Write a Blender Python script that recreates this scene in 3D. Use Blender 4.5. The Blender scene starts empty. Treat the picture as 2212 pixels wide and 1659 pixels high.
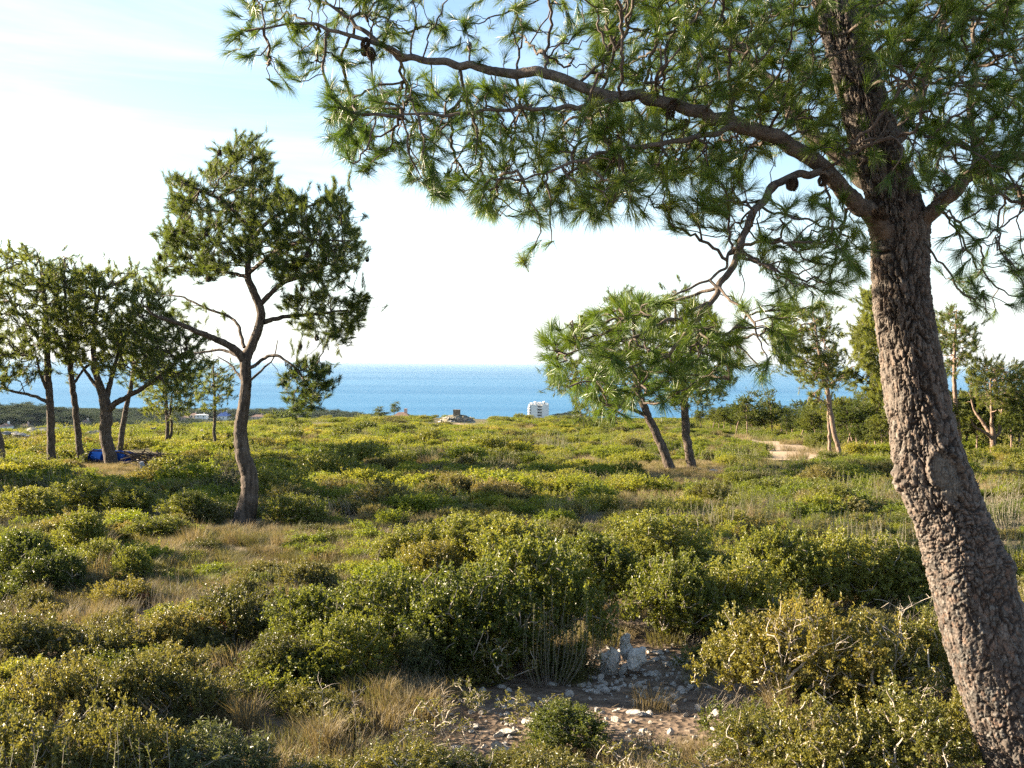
import bpy, math, random
import numpy as np
from mathutils import Matrix, Vector

C = bpy.context.scene.collection
SC = bpy.context.scene
PI = math.pi
rng = np.random.default_rng(11)

# ------------------------------------------------------------------ camera
F = 2171.0                      # focal length in the 2212 x 1659 picture units
EYE = np.array([0.0, 0.0, 1.65])
cam_d = bpy.data.cameras.new('camera')
cam = bpy.data.objects.new('camera', cam_d)
C.objects.link(cam)
cam_d.sensor_width = 36.0
cam_d.lens = 36.0 * F / 2212.0
cam_d.clip_start = 0.05
cam_d.clip_end = 120000.0
CAM_R = Matrix.Rotation(math.radians(90 - 1.28), 3, 'X') @ Matrix.Rotation(math.radians(0.42), 3, 'Z')
cam.matrix_world = Matrix.Translation(Vector(EYE)) @ CAM_R.to_4x4()
SC.camera = cam
RM = np.array(CAM_R)

# ------------------------------------------------------------------ sky, sun, exposure
SUN_AZ = math.radians(-73.0)    # degrees from +Y (the view), negative = left
SUN_EL = math.radians(17.5)
world = bpy.data.worlds.new('World')
SC.world = world
world.use_nodes = True
wn = world.node_tree
wn.nodes.clear()
def WN(t, **kw):
    n = wn.nodes.new(t)
    for k, v in kw.items():
        setattr(n, k, v)
    return n
sky = WN('ShaderNodeTexSky', sky_type='NISHITA', sun_disc=False, sun_elevation=SUN_EL, sun_rotation=SUN_AZ,
         altitude=70.0, air_density=1.0, dust_density=0.4, ozone_density=1.4)
bg = WN('ShaderNodeBackground')
wo = WN('ShaderNodeOutputWorld')
wtc = WN('ShaderNodeTexCoord')
wmap = WN('ShaderNodeMapping')
wmap.inputs['Rotation'].default_value = (0.15, 0.1, 0.5)
wmap.inputs['Scale'].default_value = (1.0, 1.6, 7.0)
wnoi = WN('ShaderNodeTexNoise')
wnoi.inputs['Scale'].default_value = 1.6
wnoi.inputs['Detail'].default_value = 7.0
wnoi.inputs['Roughness'].default_value = 0.6
wnoi.inputs['Distortion'].default_value = 0.6
wramp = WN('ShaderNodeMapRange')
wramp.inputs['From Min'].default_value = 0.46
wramp.inputs['From Max'].default_value = 0.75
wramp.inputs['To Min'].default_value = 0.0
wramp.inputs['To Max'].default_value = 0.18
wmix = WN('ShaderNodeMix', data_type='RGBA')
wmix.inputs[7].default_value = (9.5, 9.8, 10.0, 1)
bg.inputs['Strength'].default_value = 0.05
L = wn.links.new
L(wtc.outputs['Generated'], wmap.inputs['Vector'])
L(wmap.outputs['Vector'], wnoi.inputs['Vector'])
L(wnoi.outputs[0], wramp.inputs[0])
L(wramp.outputs[0], wmix.inputs[0])
L(sky.outputs[0], wmix.inputs[6])
wsep = WN('ShaderNodeSeparateXYZ')
whz = WN('ShaderNodeMapRange', interpolation_type='SMOOTHSTEP')
for k_, v_ in ((1, -0.02), (2, 0.21), (3, 0.85), (4, 0.0)):
    whz.inputs[k_].default_value = v_
wveil = WN('ShaderNodeMix', data_type='RGBA')
wveil.inputs[7].default_value = (3.9, 4.2, 4.4, 1)
L(wtc.outputs['Generated'], wsep.inputs[0])
L(wsep.outputs[2], whz.inputs[0])
L(whz.outputs[0], wveil.inputs[0])
L(wmix.outputs[2], wveil.inputs[6])
L(wveil.outputs[2], bg.inputs['Color'])
L(bg.outputs[0], wo.inputs['Surface'])

sun_d = bpy.data.lights.new('sun', 'SUN')
sun_d.energy = 5.0
sun_d.angle = math.radians(0.5)
sun_d.color = (1.0, 0.83, 0.60)
sun = bpy.data.objects.new('sun', sun_d)
C.objects.link(sun)
sdir = Vector((math.sin(SUN_AZ) * math.cos(SUN_EL), math.cos(SUN_AZ) * math.cos(SUN_EL), math.sin(SUN_EL)))
sun.rotation_euler = sdir.to_track_quat('Z', 'Y').to_euler()

vs = SC.view_settings
SC.display_settings.display_device = 'sRGB'
vs.view_transform = 'Standard'
vs.look = 'None'
vs.exposure = 2.68
vs.gamma = 1.0
SC.cycles.max_bounces = 6
SC.cycles.diffuse_bounces = 3
SC.cycles.glossy_bounces = 2
SC.cycles.transmission_bounces = 3
SC.cycles.transparent_max_bounces = 4
SC.cycles.volume_bounces = 0
SC.cycles.sample_clamp_indirect = 4.0
SC.cycles.use_denoising = False

# ------------------------------------------------------------------ picture <-> place
def P(x, y, d):
    """the place seen at picture point (x, y) at the distance d along +Y"""
    v = np.array([(x - 1106.0) / F, -(y - 829.5) / F, -1.0])
    w = RM @ v
    return EYE + w * (d / w[1])

def smooth(t):
    t = np.clip(t, 0.0, 1.0)
    return t * t * (3 - 2 * t)

def gauss(x, y, cx, cy, sx, sy):
    return np.exp(-((x - cx) / sx) ** 2 - ((y - cy) / sy) ** 2)

SEA_Z = -68.35
def ground_z(x, y):
    x = np.asarray(x, float); y = np.asarray(y, float)
    z = -0.05 * np.minimum(y, 640.0)
    z = z - 0.0016 * np.maximum(0, -x - 20) ** 2 * (y < 400) * 1.0 * smooth((400 - y) / 150) 
    z = z - 35.0 * smooth((y - 195) / 420.0)
    z = z + 0.035 * np.sin(x * 1.9 + 0.7 * np.sin(y * 1.1)) * np.sin(y * 1.6 + 1.0) * smooth(y / 3.0)
    z = z + 0.10 * np.sin(x * 0.43 + 1.3) * np.sin(y * 0.37) * smooth((y - 8) / 20.0) * smooth((300 - y) / 60)
    z = z + 0.35 * np.sin(x * 0.11 + 0.5) * np.sin(y * 0.083 + 0.4) * smooth((y - 40) / 60.0)
    far = smooth((y - 420) / 120.0)
    z = z + far * 30.0 * gauss(x, y, -330, 660, 105, 150)
    z = z + far * 24.0 * gauss(x, y, -560, 740, 150, 240)
    z = z + far * 12.0 * gauss(x, y, -350, 1010, 160, 110)
    z = z + far * 8.0 * gauss(x, y, -190, 1010, 80, 90)
    z = z + far * 12.0 * gauss(x, y, 62, 1040, 26, 60)
    z = z - 14.0 * smooth((y - 1090) / 120.0)
    return z

def G(x, y):
    """the place on the ground seen at picture point (x, y)"""
    v = np.array([(x - 1106.0) / F, -(y - 829.5) / F, -1.0])
    w = RM @ v
    d = 1.5
    while d < 400:
        p = EYE + w * (d / w[1])
        if p[2] < float(ground_z(p[0], p[1])):
            break
        d *= 1.006
    p = EYE + w * (d / w[1])
    p[2] = float(ground_z(p[0], p[1]))
    return p

def to_picture(p):
    v = (np.asarray(p, float) - EYE) @ RM
    return 1106 + F * v[..., 0] / -v[..., 2], 829.5 - F * v[..., 1] / -v[..., 2]

def inside(poly, x, y):
    x = np.asarray(x, float); y = np.asarray(y, float)
    r = np.zeros(x.shape, bool)
    n = len(poly)
    for i in range(n):
        (x0, y0), (x1, y1) = poly[i], poly[(i + 1) % n]
        if y0 == y1:
            continue
        c = ((y0 > y) != (y1 > y)) & (x < (x1 - x0) * (y - y0) / (y1 - y0) + x0)
        r ^= c
    return r

# ------------------------------------------------------------------ mesh helpers
def mesh(name, V, faces, mats, smooth_shade=False, mat_idx=None, attrs=None):
    """faces: list of integer arrays, each (n, k)"""
    V = np.ascontiguousarray(V, dtype=np.float32)
    me = bpy.data.meshes.new(name)
    me.vertices.add(len(V))
    me.vertices.foreach_set('co', V.ravel())
    faces = [np.asarray(f, dtype=np.int32) for f in faces if len(f)]
    tot = np.concatenate([np.full(len(f), f.shape[1], np.int32) for f in faces])
    idx = np.concatenate([f.ravel() for f in faces])
    me.loops.add(len(idx))
    me.loops.foreach_set('vertex_index', idx)
    me.polygons.add(len(tot))
    me.polygons.foreach_set('loop_start', np.concatenate([[0], np.cumsum(tot)[:-1]]).astype(np.int32))
    me.polygons.foreach_set('loop_total', tot)
    if mat_idx is not None:
        me.polygons.foreach_set('material_index', np.asarray(mat_idx, np.int32))
    me.polygons.foreach_set('use_smooth', np.full(len(tot), bool(smooth_shade)))
    for k, (typ, data) in (attrs or {}).items():
        a = me.attributes.new(k, typ, 'POINT')
        data = np.ascontiguousarray(data, dtype=np.float32)
        if typ == 'FLOAT':
            a.data.foreach_set('value', data.ravel())
        elif typ == 'FLOAT_COLOR':
            a.data.foreach_set('color', data.ravel())
        else:
            a.data.foreach_set('vector', data.ravel())
    for m in (mats if isinstance(mats, (list, tuple)) else [mats]):
        me.materials.append(m)
    me.update()
    me.validate()
    return me

def obj(name, me, parent=None, loc=None, rotz=0.0, scale=None):
    o = bpy.data.objects.new(name, me)
    C.objects.link(o)
    if parent is not None:
        o.parent = parent
    if loc is not None:
        o.location = Vector([float(c) for c in loc])
    if rotz:
        o.rotation_euler = (0, 0, rotz)
    if scale is not None:
        o.scale = scale if hasattr(scale, '__len__') else (scale,) * 3
    return o

def tag(o, label=None, cat=None, group=None, kind=None):
    if label: o['label'] = label
    if cat: o['category'] = cat
    if group: o['group'] = group
    if kind: o['kind'] = kind
    return o

def thing(name, loc, label, cat, group=None, rotz=0.0, scale=None):
    o = obj(name, None, None, loc, rotz, scale)
    return tag(o, label, cat, group)

class MB:
    """collects pieces (vertices, faces, tint) for one mesh"""
    def __init__(self):
        self.V = []; self.Q = []; self.T = []; self.A = []; self.n = 0
    def add(self, V, quads=None, tris=None, tint=0.5):
        V = np.asarray(V, float).reshape(-1, 3)
        self.V.append(V)
        if quads is not None and len(quads): self.Q.append(np.asarray(quads) + self.n)
        if tris is not None and len(tris): self.T.append(np.asarray(tris) + self.n)
        self.A.append(np.broadcast_to(np.asarray(tint, float), (len(V),)).copy())
        self.n += len(V)
        return self
    def arrays(self):
        V = np.concatenate(self.V); A = np.concatenate(self.A)
        return V, [np.concatenate(f) for f in (self.Q, self.T) if f], A
    def build(self, name, mats, origin=(0, 0, 0), smooth_shade=False):
        V, f, A = self.arrays()
        return mesh(name, V - np.asarray(origin), f, mats, smooth_shade, None, {'tint': ('FLOAT', A)})

def unit(v):
    return v / np.maximum(np.linalg.norm(v, axis=-1, keepdims=True), 1e-9)

def sweep(mb, pts, rad, sides=6, tint=0.5, cap=False, bump=0.0):
    pts = np.asarray(pts, float); rad = np.broadcast_to(np.asarray(rad, float), (len(pts),))
    t = unit(np.gradient(pts, axis=0))
    ref = np.array([0.31, 0.87, 0.37]) if abs(t[0] @ np.array([0.31, 0.87, 0.37])) < 0.85 else np.array([1.0, 0.05, 0.1])
    u = unit(np.cross(t, ref)); v = np.cross(t, u)
    a = np.arange(sides) * 2 * PI / sides
    R = rad[:, None] * np.ones(sides)
    if bump:
        R = R * (1 + bump * rng.normal(size=R.shape))
    V = pts[:, None, :] + R[..., None] * (np.cos(a)[None, :, None] * u[:, None, :] + np.sin(a)[None, :, None] * v[:, None, :])
    n = len(pts)
    i = np.arange(n - 1)[:, None] * sides + np.arange(sides)[None, :]
    j = np.arange(n - 1)[:, None] * sides + (np.arange(sides)[None, :] + 1) % sides
    q = np.stack([i, j, j + sides, i + sides], -1).reshape(-1, 4)
    V = V.reshape(-1, 3)
    tr = None
    if cap:
        V = np.vstack([V, pts[-1] + t[-1] * rad[-1] * 0.3])
        k = np.arange(sides) + (n - 1) * sides
        tr = np.stack([k, np.roll(k, -1), np.full(sides, n * sides)], -1)
    mb.add(V, q, tr, tint)

def spline(pts, step):
    """Catmull-Rom through pts, about one sample per step"""
    pts = np.asarray(pts, float)
    if len(pts) < 2:
        return pts
    q = np.vstack([2 * pts[0] - pts[1], pts, 2 * pts[-1] - pts[-2]])
    out = []
    for i in range(len(pts) - 1):
        p0, p1, p2, p3 = q[i:i + 4]
        n = max(1, int(np.ceil(np.linalg.norm((p2 - p1)[:3]) / step)))
        t = (np.arange(n) / n)[:, None]
        out.append(0.5 * (2 * p1 + (p2 - p0) * t + (2 * p0 - 5 * p1 + 4 * p2 - p3) * t ** 2 + (3 * p1 - p0 - 3 * p2 + p3) * t ** 3))
    out.append(pts[-1:])
    return np.vstack(out)

def box(mb, x0, x1, y0, y1, z0, z1, tint=0.5):
    V = [(x, y, z) for z in (z0, z1) for y in (y0, y1) for x in (x0, x1)]
    mb.add(V, [(0, 2, 3, 1), (4, 5, 7, 6), (0, 1, 5, 4), (2, 6, 7, 3), (0, 4, 6, 2), (1, 3, 7, 5)], None, tint)

# ------------------------------------------------------------------ materials
def new_mat(name):
    m = bpy.data.materials.new(name)
    m.use_nodes = True
    nt = m.node_tree
    nt.nodes.clear()
    out = nt.nodes.new('ShaderNodeOutputMaterial')
    return m, nt, out

def nd(nt, t, ins=None, **kw):
    n = nt.nodes.new(t)
    for k, v in kw.items():
        setattr(n, k, v)
    for k, v in (ins or {}).items():
        if isinstance(v, bpy.types.NodeSocket):
            nt.links.new(v, n.inputs[k])
        else:
            n.inputs[k].default_value = v
    return n

def ramp(nt, fac, stops):
    r = nt.nodes.new('ShaderNodeValToRGB')
    el = r.color_ramp.elements
    while len(el) < len(stops):
        el.new(0.5)
    for e, (p, c) in zip(el, stops):
        e.position = p
        e.color = (*c, 1)
    nt.links.new(fac, r.inputs[0])
    return r.outputs[0]

def leaf_mat(name, stops, trans=0.35, rough=0.38, spec=0.5, boost=1.5, patch=0.03, w=(0.35, 0.4, 0.45)):
    """foliage: colour varies from leaf to leaf, bush to bush and by patches of the land"""
    m, nt, out = new_mat(name)
    oi = nd(nt, 'ShaderNodeObjectInfo')
    at = nd(nt, 'ShaderNodeAttribute', attribute_name='tint')
    no = nd(nt, 'ShaderNodeTexNoise', {'Vector': oi.outputs['Location'], 'Scale': patch * 3, 'Detail': 2.0})
    a = nd(nt, 'ShaderNodeMath', {0: at.outputs['Fac'], 1: w[0]}, operation='MULTIPLY').outputs[0]
    b = nd(nt, 'ShaderNodeMath', {0: oi.outputs['Random'], 1: w[1], 2: a}, operation='MULTIPLY_ADD').outputs[0]
    c0 = nd(nt, 'ShaderNodeMath', {0: no.outputs[0], 1: 0.5}, operation='SUBTRACT').outputs[0]
    c = nd(nt, 'ShaderNodeMath', {0: c0, 1: w[2] * 3, 2: b}, operation='MULTIPLY_ADD').outputs[0]
    e = nd(nt, 'ShaderNodeMath', {0: c, 1: 0.1}, operation='ADD').outputs[0]
    col = ramp(nt, e, stops)
    p = nd(nt, 'ShaderNodeBsdfPrincipled', {'Base Color': col, 'Roughness': rough, 'Specular IOR Level': spec})
    tc = nd(nt, 'ShaderNodeMix', {0: 1.0, 6: col, 7: (boost * 1.08, boost, boost * 0.5, 1)}, data_type='RGBA', blend_type='MULTIPLY').outputs[2]
    t = nd(nt, 'ShaderNodeBsdfTranslucent', {'Color': tc})
    mx = nd(nt, 'ShaderNodeMixShader', {0: trans, 1: p.outputs[0], 2: t.outputs[0]})
    nt.links.new(mx.outputs[0], out.inputs[0])
    return m

def solid(name, col, rough=0.7, var=0.25, scale=8.0, bump=0.0, spec=0.3, col2=None, detail=6.0, stretch=None, metallic=0.0):
    m, nt, out = new_mat(name)
    tc = nd(nt, 'ShaderNodeTexCoord')
    vec = tc.outputs['Object']
    if stretch:
        vec = nd(nt, 'ShaderNodeMapping', {'Vector': vec, 'Scale': stretch}).outputs[0]
    no = nd(nt, 'ShaderNodeTexNoise', {'Vector': vec, 'Scale': scale, 'Detail': detail, 'Roughness': 0.6})
    c2 = col2 or tuple(c * (1 + var) for c in col)
    c1 = col if col2 else tuple(c * (1 - var) for c in col)
    cr = ramp(nt, no.outputs[0], [(0.32, c1), (0.68, c2)])
    p = nd(nt, 'ShaderNodeBsdfPrincipled', {'Base Color': cr, 'Roughness': rough, 'Specular IOR Level': spec, 'Metallic': metallic})
    if bump:
        b = nd(nt, 'ShaderNodeBump', {'Height': no.outputs[0], 'Strength': 0.8, 'Distance': bump})
        nt.links.new(b.outputs[0], p.inputs['Normal'])
    nt.links.new(p.outputs[0], out.inputs[0])
    return m

M = {}
M['oak'] = leaf_mat('kermes oak leaf', [(0.15, (0.045, 0.062, 0.013)), (0.5, (0.118, 0.132, 0.025)), (0.85, (0.20, 0.195, 0.045))], trans=0.40, rough=0.42, spec=0.38, boost=1.8)
M['oak_gold'] = leaf_mat('kermes oak leaf, yellowing', [(0.15, (0.072, 0.082, 0.018)), (0.5, (0.152, 0.140, 0.032)), (0.9, (0.24, 0.185, 0.060))], trans=0.38, rough=0.42, spec=0.38, boost=1.6)
M['bronze'] = leaf_mat('bronze oak leaf', [(0.15, (0.062, 0.068, 0.020)), (0.5, (0.138, 0.130, 0.038)), (0.9, (0.21, 0.170, 0.070))], trans=0.36, rough=0.42, spec=0.38, boost=1.5)
M['heath'] = leaf_mat('scrub leaf', [(0.1, (0.062, 0.088, 0.012)), (0.45, (0.130, 0.160, 0.020)), (0.72, (0.185, 0.188, 0.030)), (0.92, (0.20, 0.158, 0.060))], trans=0.45, rough=0.5, spec=0.3, boost=1.7)
M['rosemary'] = leaf_mat('rosemary leaf', [(0.1, (0.07, 0.085, 0.035)), (0.6, (0.13, 0.145, 0.055)), (1.0, (0.18, 0.185, 0.085))], trans=0.35, rough=0.5, spec=0.3)
M['heather'] = leaf_mat('heather leaf', [(0.1, (0.075, 0.068, 0.026)), (0.5, (0.135, 0.118, 0.050)), (0.9, (0.20, 0.16, 0.085))], trans=0.3, rough=0.6, spec=0.2, boost=1.3)
M['thin_leaf'] = leaf_mat('grey green leaf', [(0.1, (0.05, 0.065, 0.025)), (0.9, (0.11, 0.12, 0.045))], trans=0.35, rough=0.45)
M['red_leaf'] = leaf_mat('red leaf', [(0.1, (0.10, 0.05, 0.02)), (0.5, (0.26, 0.06, 0.03)), (0.9, (0.32, 0.11, 0.04))], trans=0.35, rough=0.45)
M['grass'] = leaf_mat('dry grass', [(0.1, (0.15, 0.118, 0.068)), (0.5, (0.245, 0.198, 0.122)), (0.9, (0.34, 0.275, 0.175))], trans=0.3, rough=0.7, spec=0.15, boost=1.0)
M['grass_green'] = leaf_mat('green grass', [(0.1, (0.08, 0.085, 0.03)), (0.6, (0.15, 0.14, 0.055)), (0.9, (0.23, 0.185, 0.09))], trans=0.35, rough=0.6, spec=0.2, boost=1.2)
M['needle'] = leaf_mat('pine needle', [(0.1, (0.030, 0.062, 0.010)), (0.45, (0.065, 0.115, 0.016)), (0.8, (0.115, 0.155, 0.022)), (1.0, (0.18, 0.16, 0.04))], trans=0.32, rough=0.38, spec=0.4, w=(0.85, 0.0, 0.0), boost=1.6)
M['needle_far'] = leaf_mat('pine needle, far tree', [(0.1, (0.036, 0.058, 0.016)), (0.5, (0.074, 0.098, 0.024)), (0.9, (0.135, 0.148, 0.036))], trans=0.47, rough=0.5, spec=0.3, w=(0.5, 0.35, 0.0), boost=1.7)
M['flower'] = solid('rosemary flower', (0.55, 0.5, 0.6), 0.6, 0.1)
M['stem'] = solid('twig bark', (0.20, 0.17, 0.14), 0.8, 0.3, 30)
M['stem_pale'] = solid('pale dead twig', (0.34, 0.29, 0.24), 0.8, 0.2, 30)
M['limb'] = solid('pine limb bark', (0.055, 0.043, 0.035), 0.88, 0.3, 38, 0.02, 0.2, col2=(0.175, 0.14, 0.115), detail=9)
M['twig'] = solid('pine twig bark', (0.040, 0.031, 0.025), 0.8, 0.3, 40, 0, 0.25, col2=(0.12, 0.09, 0.072))
M['far_bark'] = solid('far pine bark', (0.030, 0.023, 0.018), 0.9, 0.3, 9, 0.06, 0.2, col2=(0.135, 0.104, 0.083), stretch=(2.5, 2.5, 0.7), detail=9)
M['pink_bark'] = solid('pale pine bark', (0.10, 0.07, 0.052), 0.9, 0.3, 7, 0.04, 0.2, col2=(0.25, 0.18, 0.14), stretch=(2.5, 2.5, 0.8))
M['cone'] = solid('pine cone', (0.055, 0.035, 0.022), 0.7, 0.3, 60)
M['stone'] = solid('limestone', (0.22, 0.195, 0.165), 0.9, 0.2, 7, 0.012, 0.15, col2=(0.56, 0.52, 0.47), detail=10)
M['outcrop'] = solid('grey outcrop', (0.15, 0.145, 0.13), 0.9, 0.2, 3, 0.1, 0.2, col2=(0.34, 0.325, 0.30), detail=9)
M['grey_stone'] = solid('weathered limestone', (0.36, 0.34, 0.31), 0.9, 0.2, 9, 0.03, 0.2, col2=(0.62, 0.58, 0.53))

def ground_mat():
    m, nt, out = new_mat('stony earth')
    geo = nd(nt, 'ShaderNodeNewGeometry')
    pos = geo.outputs['Position']
    n1 = nd(nt, 'ShaderNodeTexNoise', {'Vector': pos, 'Scale': 0.5, 'Detail': 8.0, 'Roughness': 0.65})
    n2 = nd(nt, 'ShaderNodeTexNoise', {'Vector': pos, 'Scale': 9.0, 'Detail': 6.0, 'Roughness': 0.7})
    n3 = nd(nt, 'ShaderNodeTexVoronoi', {'Vector': pos, 'Scale': 26.0, 'Randomness': 1.0})
    earth = ramp(nt, n2.outputs[0], [(0.3, (0.060, 0.042, 0.030)), (0.5, (0.125, 0.090, 0.064)), (0.7, (0.25, 0.195, 0.15))])
    moss = ramp(nt, n2.outputs[0], [(0.3, (0.055, 0.055, 0.022)), (0.7, (0.14, 0.125, 0.05))])
    sep = nd(nt, 'ShaderNodeSeparateXYZ', {0: pos})
    far = nd(nt, 'ShaderNodeMapRange', {0: sep.outputs[1], 1: 7.0, 2: 16.0, 3: 0.0, 4: 0.85})
    a = nd(nt, 'ShaderNodeMapRange', {0: n1.outputs[0], 1: 0.62, 2: 0.48, 3: 0.35, 4: 1.0})
    f = nd(nt, 'ShaderNodeMath', {0: far.outputs[0], 1: a.outputs[0]}, operation='MULTIPLY')
    mx = nd(nt, 'ShaderNodeMix', {0: f.outputs[0], 6: earth, 7: moss}, data_type='RGBA')
    vf = nd(nt, 'ShaderNodeMapRange', {0: sep.outputs[1], 1: 320.0, 2: 420.0, 3: 0.0, 4: 1.0})
    mx = nd(nt, 'ShaderNodeMix', {0: vf.outputs[0], 6: mx.outputs[2], 7: (0.045, 0.055, 0.024, 1)}, data_type='RGBA')
    p = nd(nt, 'ShaderNodeBsdfPrincipled', {'Base Color': mx.outputs[2], 'Roughness': 0.95, 'Specular IOR Level': 0.15})
    s = nd(nt, 'ShaderNodeMath', {0: n3.outputs['Distance'], 1: n2.outputs[0]}, operation='ADD')
    b = nd(nt, 'ShaderNodeBump', {'Height': s.outputs[0], 'Strength': 0.7, 'Distance': 0.02})
    nt.links.new(b.outputs[0], p.inputs['Normal'])
    nt.links.new(p.outputs[0], out.inputs[0])
    return m
M['ground'] = ground_mat()
M['path'] = solid('pale dirt track', (0.24, 0.18, 0.115), 0.95, 0.2, 1.6, 0.02, 0.1, col2=(0.40, 0.31, 0.22), detail=9)
M['red_path'] = solid('reddish bare earth', (0.30, 0.19, 0.13), 0.95, 0.2, 1.0, 0.02, 0.1, col2=(0.44, 0.31, 0.22), detail=9)

def sea_mat():
    m, nt, out = new_mat('sea water')
    geo = nd(nt, 'ShaderNodeNewGeometry')
    mp = nd(nt, 'ShaderNodeMapping', {'Vector': geo.outputs['Position'], 'Scale': (0.0006, 0.0022, 1), 'Rotation': (0, 0, 0.12)})
    n1 = nd(nt, 'ShaderNodeTexNoise', {'Vector': mp.outputs[0], 'Scale': 1.0, 'Detail': 8.0, 'Roughness': 0.62, 'Distortion': 0.5})
    mp2 = nd(nt, 'ShaderNodeMapping', {'Vector': geo.outputs['Position'], 'Scale': (0.05, 0.11, 1)})
    n2 = nd(nt, 'ShaderNodeTexNoise', {'Vector': mp2.outputs[0], 'Scale': 1.0, 'Detail': 6.0, 'Roughness': 0.6})
    col = ramp(nt, n1.outputs[0], [(0.3, (0.026, 0.115, 0.235)), (0.7, (0.050, 0.170, 0.30))])
    rg = nd(nt, 'ShaderNodeMapRange', {0: n1.outputs[0], 1: 0.35, 2: 0.65, 3: 0.60, 4: 0.46})
    b = nd(nt, 'ShaderNodeBump', {'Height': n2.outputs[0], 'Strength': 0.25, 'Distance': 0.5})
    p = nd(nt, 'ShaderNodeBsdfPrincipled', {'Base Color': col, 'Roughness': rg.outputs[0], 'IOR': 1.33, 'Specular IOR Level': 0.16, 'Normal': b.outputs[0]})
    nt.links.new(p.outputs[0], out.inputs[0])
    return m
M['sea'] = sea_mat()

# ------------------------------------------------------------------ ground, sea, track
def grid(xs, ys, zfun):
    X, Y = np.meshgrid(xs, ys)
    return X, Y, zfun(X, Y)

def build_ground():
    ys = np.concatenate([np.linspace(-30, 2.5, 26), np.linspace(2.6, 16, 190), np.geomspace(16.15, 260, 250), np.geomspace(265, 1400, 130), np.geomspace(1500, 60000, 12)])
    us = np.linspace(-1, 1, 300)
    us = np.sign(us) * np.abs(us) ** 1.3
    w = 14 + 1.05 * np.maximum(ys, 0)
    X = us[None, :] * w[:, None]
    Y = np.repeat(ys[:, None], len(us), 1)
    Z = ground_z(X, Y)
    V = np.stack([X, Y, Z], -1).reshape(-1, 3)
    n, k = X.shape
    i = np.arange(n - 1)[:, None] * k + np.arange(k - 1)[None, :]
    q = np.stack([i, i + 1, i + k + 1, i + k], -1).reshape(-1, 4)
    o = obj('ground', mesh('ground', V, [q], M['ground'], True))
    tag(o, kind='structure')
    ys = np.concatenate([np.linspace(480, 3000, 60), np.geomspace(3100, 90000, 40)])
    us = np.linspace(-1, 1, 40)
    X = us[None, :] * (900 + 1.2 * ys[:, None]); Y = np.repeat(ys[:, None], 40, 1)
    V = np.stack([X, Y, np.full_like(X, SEA_Z)], -1).reshape(-1, 3)
    n, k = X.shape
    i = np.arange(n - 1)[:, None] * k + np.arange(k - 1)[None, :]
    q = np.stack([i, i + 1, i + k + 1, i + k], -1).reshape(-1, 4)
    o = obj('sea', mesh('sea', V, [q], M['sea'], True))
    tag(o, kind='structure')
build_ground()

def strip(name, pts, mat, lift=0.03):
    """a track: picture points (x, y, half width in metres) laid on the ground"""
    Wp = np.array([np.append(G(x, y)[:2], hw) for x, y, hw in pts])
    s = spline(Wp, 0.7)
    t = np.gradient(s[:, :2], axis=0); t /= np.linalg.norm(t, axis=1, keepdims=True)
    nrm = np.stack([-t[:, 1], t[:, 0]], 1)
    cols = np.linspace(-1, 1, 9)
    hw = s[:, 2] * (1 + 0.25 * np.sin(np.arange(len(s)) * 0.9) * np.sin(np.arange(len(s)) * 0.37))
    XY = s[:, None, :2] + nrm[:, None, :] * (cols[None, :, None] * hw[:, None, None])
    XY = XY + rng.normal(scale=0.05, size=XY.shape)
    Z = ground_z(XY[..., 0], XY[..., 1]) + lift - 0.05 * np.abs(cols)[None, :] ** 4
    V = np.concatenate([XY, Z[..., None]], -1).reshape(-1, 3)
    n, k = XY.shape[:2]
    i = np.arange(n - 1)[:, None] * k + np.arange(k - 1)[None, :]
    q = np.stack([i, i + 1, i + k + 1, i + k], -1).reshape(-1, 4)
    tag(obj(name, mesh(name, V, [q], mat, True)), kind='structure')

TRACK = [(1560, 948, .9), (1620, 953, 1.0), (1668, 962, 1.3), (1705, 972, 1.4), (1715, 984, 1.4), (1690, 997, 1.2)]
TRACK2 = [(1680, 961, .7), (1730, 970, 1.0), (1768, 984, 1.2)]
strip('path', TRACK, M['path'], 0.05)
strip('path', TRACK2, M['path'], 0.04)
strip('bare_earth', [(648, 945, 1.2), (668, 932, 1.8), (692, 922, 1.2)], M['red_path'], 0.05)
strip('bare_earth', [(-40, 1115, .7), (10, 1100, .6), (40, 1085, .4)], M['path'], 0.03)

# ------------------------------------------------------------------ pines
def grow(limbs, attr, bf=0.35):
    """limbs: list of (points, radii) that already stand; attr: twig ends. Joins every end to the nearest wood, short paths first.
    returns node positions, parent indices, number of limb nodes"""
    pos, par = [], []
    for k, (pts, rad) in enumerate(limbs):
        for i, p in enumerate(pts):
            if i == 0 and pos:
                q = np.array(pos)
                par.append(int(np.argmin(((q - p) ** 2).sum(1))))
            else:
                par.append(len(pos) - 1)
            pos.append(np.asarray(p, float))
    S = len(pos)
    pl = [0.0] * S
    A = np.asarray(attr, float)
    P0 = np.array(pos)
    D = np.linalg.norm(A[:, None] - P0[None], axis=2)
    # growth leaves limbs along their outer part more readily than at the base
    best = D.min(1); who = D.argmin(1)
    cost = best.copy()
    done = np.zeros(len(A), bool)
    for _ in range(len(A)):
        k = int(np.argmin(np.where(done, 1e9, cost)))
        done[k] = True
        j = len(pos)
        pos.append(A[k]); par.append(int(who[k]))
        pl.append(pl[int(who[k])] + np.linalg.norm(A[k] - pos[int(who[k])]))
        d = np.linalg.norm(A - A[k], axis=1)
        c = d + bf * pl[j]
        u = c < cost
        cost[u] = c[u]; who[u] = j
    return np.array(pos), np.array(par), S

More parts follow.
